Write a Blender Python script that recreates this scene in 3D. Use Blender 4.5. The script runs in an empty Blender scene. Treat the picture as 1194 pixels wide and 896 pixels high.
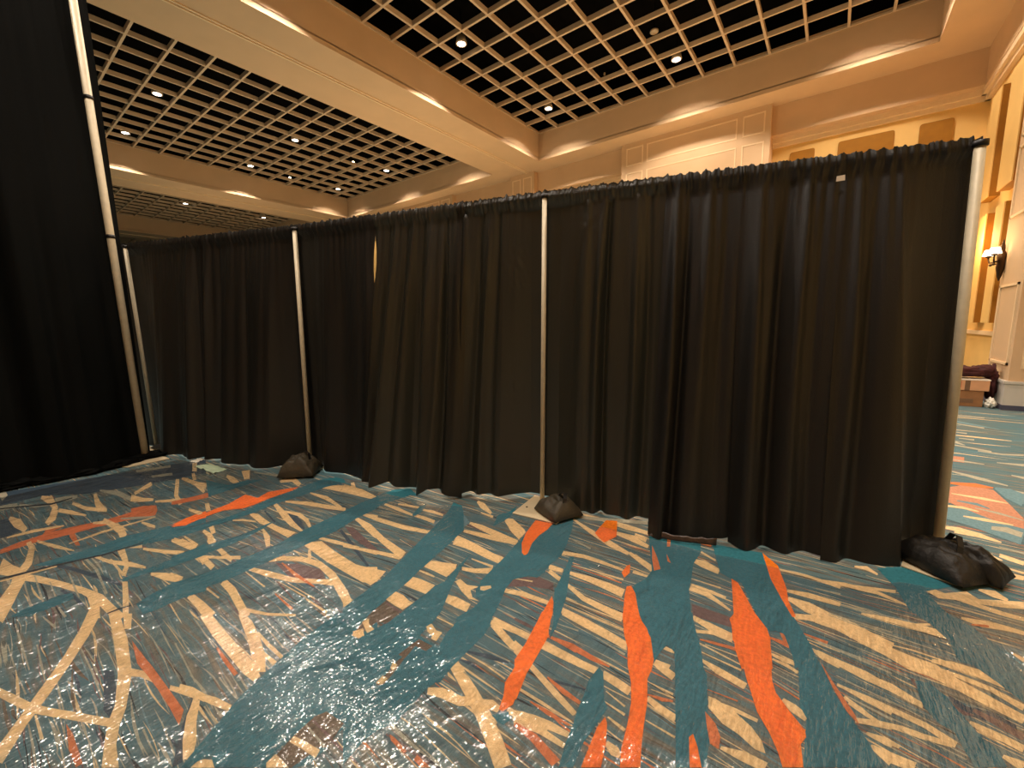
import bpy, bmesh, math, random
from mathutils import Vector, Matrix, noise
from mathutils.geometry import tessellate_polygon
random.seed(7)
sc = bpy.context.scene
COL = sc.collection

# ------------------------------------------------------------------ camera
F_PX, PITCH, ROLL, YAW, CAM_H = 486.453572, 0.140145473, -0.0150178386, -0.654035429, 1.45
cp, sp, cr, sr, cy, sy = math.cos(PITCH), math.sin(PITCH), math.cos(ROLL), math.sin(ROLL), math.cos(YAW), math.sin(YAW)
fwd = Vector((sy * cp, cy * cp, -sp)); rgt = Vector((cy, -sy, 0)); upv = rgt.cross(fwd)
cam_r = cr * rgt + sr * upv
cam_u = -sr * rgt + cr * upv
cam_d = bpy.data.cameras.new('camera')
cam = bpy.data.objects.new('camera', cam_d); COL.objects.link(cam)
cam.matrix_world = Matrix(((cam_r.x, cam_u.x, -fwd.x, 0), (cam_r.y, cam_u.y, -fwd.y, 0), (cam_r.z, cam_u.z, -fwd.z, CAM_H), (0, 0, 0, 1)))
cam_d.sensor_fit = 'HORIZONTAL'; cam_d.sensor_width = 36
cam_d.lens = F_PX / 1194 * 36
cam_d.clip_start = 0.02; cam_d.clip_end = 200
sc.camera = cam

# ------------------------------------------------------------------ light and exposure
w = bpy.data.worlds.new('world'); sc.world = w; w.use_nodes = True
w.node_tree.nodes['Background'].inputs[0].default_value = (0.9, 0.7, 0.5, 1)
w.node_tree.nodes['Background'].inputs[1].default_value = 0.02
sc.view_settings.view_transform = 'Standard'; sc.view_settings.look = 'None'
sc.view_settings.gamma = 1; sc.view_settings.use_curve_mapping = False
sc.view_settings.exposure = 0.0
sc.cycles.max_bounces = 6; sc.cycles.diffuse_bounces = 4; sc.cycles.glossy_bounces = 3
sc.cycles.transparent_max_bounces = 8
sc.cycles.sample_clamp_indirect = 4
DOWN_W = 760.0      # one ceiling downlight
SCONCE_W = 20.0
UP_W = 350.0        # unseen fill uplighters, added to brighten the ceiling
UP_COL = (1.0, 0.64, 0.33)
DOWN_COL = (1.0, 0.85, 0.70)

def light(kind, name, loc, energy, color, rot=None, **kw):
    d = bpy.data.lights.new(name, kind); d.energy = energy; d.color = color
    for k, v in kw.items(): setattr(d, k, v)
    o = bpy.data.objects.new(name, d); COL.objects.link(o); o.location = loc
    if rot: o.rotation_euler = rot
    return o

# ------------------------------------------------------------------ materials
def mat(name, col, rough=0.6, metal=0.0, var=0.0, vscale=8.0, bump=0.0, bscale=60.0, spec=0.5, vec=(1, 1, 1), sheen=0.0, emit=None):
    m = bpy.data.materials.new(name); m.use_nodes = True
    nt = m.node_tree; b = nt.nodes['Principled BSDF']
    b.inputs['Base Color'].default_value = (*col, 1); b.inputs['Roughness'].default_value = rough
    b.inputs['Metallic'].default_value = metal; b.inputs['Specular IOR Level'].default_value = spec
    if sheen: b.inputs['Sheen Weight'].default_value = sheen
    if emit:
        b.inputs['Emission Color'].default_value = (*emit[0], 1); b.inputs['Emission Strength'].default_value = emit[1]
    if var or bump:
        tc = nt.nodes.new('ShaderNodeNewGeometry'); mp = nt.nodes.new('ShaderNodeMapping')
        mp.inputs['Scale'].default_value = vec
        nt.links.new(tc.outputs['Position'], mp.inputs['Vector'])
    if var:
        n = nt.nodes.new('ShaderNodeTexNoise'); n.inputs['Scale'].default_value = vscale; n.inputs['Detail'].default_value = 5
        nt.links.new(mp.outputs[0], n.inputs['Vector'])
        mr = nt.nodes.new('ShaderNodeMapRange'); mr.inputs[1].default_value = 0.3; mr.inputs[2].default_value = 0.7
        mr.inputs[3].default_value = 1 - var; mr.inputs[4].default_value = 1 + var
        nt.links.new(n.outputs[0], mr.inputs[0])
        mx = nt.nodes.new('ShaderNodeVectorMath'); mx.operation = 'SCALE'; mx.inputs[0].default_value = col
        nt.links.new(mr.outputs[0], mx.inputs['Scale']); nt.links.new(mx.outputs[0], b.inputs['Base Color'])
    if bump:
        n2 = nt.nodes.new('ShaderNodeTexNoise'); n2.inputs['Scale'].default_value = bscale; n2.inputs['Detail'].default_value = 3
        nt.links.new(mp.outputs[0], n2.inputs['Vector'])
        bp = nt.nodes.new('ShaderNodeBump'); bp.inputs['Strength'].default_value = bump; bp.inputs['Distance'].default_value = 0.01
        nt.links.new(n2.outputs[0], bp.inputs['Height']); nt.links.new(bp.outputs[0], b.inputs['Normal'])
    return m

def s2l(r, g, b):
    f = lambda c: (c / 255 / 12.92) if c <= 10 else ((c / 255 + 0.055) / 1.055) ** 2.4
    return (f(r), f(g), f(b))

M = {}
M['plaster'] = mat('plaster', s2l(208, 176, 138), 0.75, var=0.04, vscale=1.5, bump=0.08, bscale=40)
M['rib'] = mat('rib', s2l(205, 180, 148), 0.6, var=0.05)
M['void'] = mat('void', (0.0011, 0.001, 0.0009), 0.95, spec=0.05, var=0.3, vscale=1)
M['yellow'] = mat('yellow', s2l(226, 186, 112), 0.7, var=0.04, vscale=2)
M['brown'] = mat('brown', s2l(152, 102, 14), 0.8, var=0.08, vscale=6, bump=0.1, bscale=120)
M['mould'] = mat('mould', s2l(232, 205, 165), 0.5, var=0.03)
M['skirt'] = mat('skirt', s2l(200, 195, 185), 0.5, var=0.03)
M['kick'] = mat('kick', s2l(70, 72, 92), 0.7, var=0.1)
M['bronze'] = mat('bronze', s2l(70, 48, 26), 0.4, metal=0.7, var=0.1)
M['shade'] = mat('shade', s2l(255, 235, 200), 0.5, var=0.02, emit=((1.0, 0.78, 0.5), 6.0))
M['lampface'] = mat('lampface', s2l(255, 244, 230), 0.5, var=0.01, emit=((1.0, 0.88, 0.74), 14.0))
M['lamptrim'] = mat('lamptrim', s2l(200, 180, 150), 0.5, var=0.02)
M['pipe'] = mat('pipe', s2l(206, 194, 166), 0.5, metal=0.08, var=0.06, vscale=20)
M['steel'] = mat('steel', s2l(226, 208, 172), 0.5, metal=0.1, var=0.05, vscale=15)
M['clamp'] = mat('clamp', s2l(14, 13, 12), 0.5, var=0.1)
M['bag'] = mat('bag', s2l(26, 24, 21), 0.55, var=0.3, vscale=10, bump=0.5, bscale=45)
M['bag2'] = mat('bag2', s2l(62, 55, 40), 0.6, var=0.2, vscale=12, bump=0.5, bscale=45)
M['strap'] = mat('strap', s2l(14, 13, 12), 0.6, var=0.2)
M['card'] = mat('card', s2l(150, 105, 66), 0.8, var=0.12, vscale=10)
M['card2'] = mat('card2', s2l(214, 160, 118), 0.8, var=0.06, vscale=10)
M['paper'] = mat('paper', s2l(236, 226, 210), 0.7, var=0.04)
M['red'] = mat('red', s2l(200, 50, 35), 0.6, var=0.05)
M['tape'] = mat('tape', s2l(120, 90, 66), 0.4, var=0.05)
M['burgundy'] = mat('burgundy', s2l(62, 16, 18), 0.8, var=0.3, vscale=12, bump=0.4, bscale=30)
M['white'] = mat('white', s2l(232, 228, 215), 0.6, var=0.04)
M['mint'] = mat('mint', s2l(170, 190, 160), 0.6, var=0.08)

def drape_mat(name, col, rough, spec, trans):
    m = mat(name, col, rough, var=0.22, vscale=3.0, bump=0.25, bscale=260, spec=spec, vec=(1, 1, 0.35), sheen=0.0)
    nt = m.node_tree; b = nt.nodes['Principled BSDF']; out = nt.nodes['Material Output']
    t = nt.nodes.new('ShaderNodeBsdfTranslucent'); t.inputs[0].default_value = (*[min(1, c * 2.2) for c in col], 1)
    mx = nt.nodes.new('ShaderNodeMixShader'); mx.inputs[0].default_value = trans
    nt.links.new(b.outputs[0], mx.inputs[1]); nt.links.new(t.outputs[0], mx.inputs[2]); nt.links.new(mx.outputs[0], out.inputs[0])
    return m
M['drape'] = drape_mat('drape', (0.0058, 0.0054, 0.0046), 0.40, 0.6, 0.25)
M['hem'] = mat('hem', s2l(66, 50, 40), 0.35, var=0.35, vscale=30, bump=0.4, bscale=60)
M['drape_olive'] = drape_mat('drape_olive', (0.0105, 0.0098, 0.0068), 0.34, 0.85, 0.35)
M['drape_dark'] = drape_mat('drape_dark', (0.0026, 0.003, 0.0027), 0.6, 0.06, 0.05)

# carpet colours; W also draws dark film-seam and cable-shadow lines
CC = {'T': (54, 118, 132), 'O': (240, 128, 40), 'o': (214, 128, 78), 'C': (234, 204, 156), 'P': (176, 172, 152),
      'V': (122, 96, 94), 'N': (62, 80, 96), 'S': (112, 144, 152), 'W': (38, 44, 50), 'Q': (112, 96, 80), 'M': (196, 140, 112)}
for k, v in CC.items():
    M['c' + k] = mat('carpet_' + k, s2l(*v), 0.95, var=0.16, vscale=60, bump=0.35, bscale=220, spec=0.1)
def floor_mat():
    m = bpy.data.materials.new('carpet_ground'); m.use_nodes = True
    nt = m.node_tree; b = nt.nodes['Principled BSDF']; b.inputs['Roughness'].default_value = 0.95; b.inputs['Specular IOR Level'].default_value = 0.1
    g = nt.nodes.new('ShaderNodeNewGeometry')
    def nz(scale, vec, det=4):
        mp = nt.nodes.new('ShaderNodeMapping'); mp.inputs['Scale'].default_value = vec
        nt.links.new(g.outputs['Position'], mp.inputs['Vector'])
        n = nt.nodes.new('ShaderNodeTexNoise'); n.inputs['Scale'].default_value = scale; n.inputs['Detail'].default_value = det
        nt.links.new(mp.outputs[0], n.inputs['Vector']); return n.outputs[0]
    r = nt.nodes.new('ShaderNodeValToRGB'); e = r.color_ramp.elements
    e[0].position = 0.30; e[0].color = (*s2l(70, 98, 108), 1); e[1].position = 0.72; e[1].color = (*s2l(150, 140, 122), 1)
    for p, c in ((0.42, (88, 116, 122)), (0.5, (102, 124, 126)), (0.58, (112, 112, 104))):
        k = e.new(p); k.color = (*s2l(*c), 1)
    nt.links.new(nz(3.2, (1, 9, 1), 6), r.inputs[0])
    r2 = nt.nodes.new('ShaderNodeValToRGB'); e2 = r2.color_ramp.elements
    e2[0].position = 0.46; e2[0].color = (0, 0, 0, 1); e2[1].position = 0.62; e2[1].color = (0.8, 0.8, 0.8, 1)
    nt.links.new(nz(1.1, (1, 1.6, 1), 2), r2.inputs[0])
    mx = nt.nodes.new('ShaderNodeMixRGB'); mx.inputs[2].default_value = (*s2l(84, 120, 130), 1)
    nt.links.new(r2.outputs[0], mx.inputs[0]); nt.links.new(r.outputs[0], mx.inputs[1])
    gr = nt.nodes.new('ShaderNodeMapRange'); gr.inputs[1].default_value = 0.3; gr.inputs[2].default_value = 0.7; gr.inputs[3].default_value = 0.8; gr.inputs[4].default_value = 1.2
    nt.links.new(nz(160, (1, 1, 1), 2), gr.inputs[0])
    vm = nt.nodes.new('ShaderNodeVectorMath'); vm.operation = 'SCALE'
    nt.links.new(mx.outputs[0], vm.inputs[0]); nt.links.new(gr.outputs[0], vm.inputs['Scale'])
    nt.links.new(vm.outputs[0], b.inputs['Base Color'])
    return m
M['ground'] = floor_mat()

def film_mat():
    m = bpy.data.materials.new('clear_film'); m.use_nodes = True
    nt = m.node_tree; nt.nodes.remove(nt.nodes['Principled BSDF']); out = nt.nodes['Material Output']
    g = nt.nodes.new('ShaderNodeNewGeometry')
    def nz(scale, vec, rot=0.0, det=3, dist=0.0):
        mp = nt.nodes.new('ShaderNodeMapping'); mp.inputs['Scale'].default_value = vec; mp.inputs['Rotation'].default_value = (0, 0, rot)
        nt.links.new(g.outputs['Position'], mp.inputs['Vector'])
        n = nt.nodes.new('ShaderNodeTexNoise'); n.inputs['Scale'].default_value = scale; n.inputs['Detail'].default_value = det
        n.inputs['Distortion'].default_value = dist
        nt.links.new(mp.outputs[0], n.inputs['Vector']); return n.outputs[0]
    a = nz(80, (1.0, 0.2, 1), FILM_ROT, 2, 0.3)
    b = nz(9, (1, 0.6, 1), 0.9, 3, 0.4)
    ad = nt.nodes.new('ShaderNodeMath'); ad.operation = 'MULTIPLY_ADD'; ad.inputs[1].default_value = 3.5
    nt.links.new(b, ad.inputs[0]); nt.links.new(a, ad.inputs[2])
    bp = nt.nodes.new('ShaderNodeBump'); bp.inputs['Strength'].default_value = 1.0; bp.inputs['Distance'].default_value = 0.0052
    nt.links.new(ad.outputs[0], bp.inputs['Height'])
    gl = nt.nodes.new('ShaderNodeBsdfGlossy'); gl.inputs['Roughness'].default_value = 0.10; gl.inputs['Color'].default_value = (1, 1, 1, 1)
    nt.links.new(bp.outputs[0], gl.inputs['Normal'])
    tr = nt.nodes.new('ShaderNodeBsdfTransparent'); tr.inputs[0].default_value = (0.97, 0.98, 0.98, 1)
    fr = nt.nodes.new('ShaderNodeFresnel'); fr.inputs['IOR'].default_value = 1.95
    nt.links.new(bp.outputs[0], fr.inputs['Normal'])
    df = nt.nodes.new('ShaderNodeBsdfDiffuse'); df.inputs[0].default_value = (0.8, 0.84, 0.84, 1)
    hz = nt.nodes.new('ShaderNodeMixShader'); hz.inputs[0].default_value = 0.04
    nt.links.new(tr.outputs[0], hz.inputs[1]); nt.links.new(df.outputs[0], hz.inputs[2])
    mx = nt.nodes.new('ShaderNodeMixShader')
    nt.links.new(fr.outputs[0], mx.inputs[0]); nt.links.new(hz.outputs[0], mx.inputs[1]); nt.links.new(gl.outputs[0], mx.inputs[2])
    nt.links.new(mx.outputs[0], out.inputs[0])
    return m
FILM_ROT = 0.0
M['film'] = film_mat()

# ------------------------------------------------------------------ builders
class MB:
    def __init__(s): s.bm = bmesh.new()
    def box(s, x0, x1, y0, y1, z0, z1, mi=0):
        v = [s.bm.verts.new(p) for p in ((x0,y0,z0),(x1,y0,z0),(x1,y1,z0),(x0,y1,z0),(x0,y0,z1),(x1,y0,z1),(x1,y1,z1),(x0,y1,z1))]
        for q in ((0,3,2,1),(4,5,6,7),(0,1,5,4),(1,2,6,5),(2,3,7,6),(3,0,4,7)):
            s.bm.faces.new([v[i] for i in q]).material_index = mi
        return v
    def quad(s, pts, mi=0):
        f = s.bm.faces.new([s.bm.verts.new(p) for p in pts]); f.material_index = mi; return f
    def tube(s, pts, r, n=16, mi=0, caps=True):
        pts = [Vector(p) for p in pts]; rs = r if isinstance(r, (list, tuple)) else [r] * len(pts); rings = []
        for i, p in enumerate(pts):
            t = (pts[min(i+1, len(pts)-1)] - pts[max(i-1, 0)]).normalized()
            a = t.orthogonal().normalized() if i == 0 else (pa - t * pa.dot(t)).normalized()
            pa = a; b = t.cross(a)
            rings.append([s.bm.verts.new(p + rs[i] * (math.cos(2*math.pi*k/n) * a + math.sin(2*math.pi*k/n) * b)) for k in range(n)])
        for i in range(len(rings) - 1):
            for k in range(n):
                f = s.bm.faces.new((rings[i][k], rings[i][(k+1) % n], rings[i+1][(k+1) % n], rings[i+1][k])); f.smooth = True; f.material_index = mi
        if caps:
            s.bm.faces.new(rings[0][::-1]).material_index = mi; s.bm.faces.new(rings[-1]).material_index = mi
    def lathe(s, prof, c=(0,0,0), n=24, mi=0):
        rings = [[s.bm.verts.new((c[0] + r * math.cos(2*math.pi*k/n), c[1] + r * math.sin(2*math.pi*k/n), c[2] + z)) for k in range(n)] for r, z in prof]
        for i in range(len(rings) - 1):
            for k in range(n):
                f = s.bm.faces.new((rings[i][k], rings[i][(k+1) % n], rings[i+1][(k+1) % n], rings[i+1][k])); f.smooth = True; f.material_index = mi
        s.bm.faces.new(rings[0][::-1]).material_index = mi; s.bm.faces.new(rings[-1]).material_index = mi
    def build(s, name, mats, parent=None, loc=None, bevel=0.0, normals=True):
        if bevel:
            bmesh.ops.bevel(s.bm, geom=list(s.bm.edges), offset=bevel, segments=2, affect='EDGES', profile=0.6)
        if normals: bmesh.ops.recalc_face_normals(s.bm, faces=list(s.bm.faces))
        me = bpy.data.meshes.new(name); s.bm.to_mesh(me); s.bm.free()
        for m in (mats if isinstance(mats, (list, tuple)) else [mats]): me.materials.append(m)
        o = bpy.data.objects.new(name, me); COL.objects.link(o)
        if parent: o.parent = parent
        if loc: o.location = loc
        return o
def tag(o, label=None, cat=None, group=None, kind=None):
    for k, v in (('label', label), ('category', cat), ('group', group), ('kind', kind)):
        if v: o[k] = v
    return o
def empty(name, loc=(0,0,0), rz=0.0):
    o = bpy.data.objects.new(name, None); COL.objects.link(o); o.location = loc; o.rotation_euler = (0, 0, rz); return o
def struct(mb, name, mats, **kw):
    return tag(mb.build(name, mats, **kw), kind='structure')
def copy_tree(o, parent=None):
    c = o.copy(); COL.objects.link(c); c.parent = parent
    for ch in list(o.children): copy_tree(ch, c)
    return c
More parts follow.
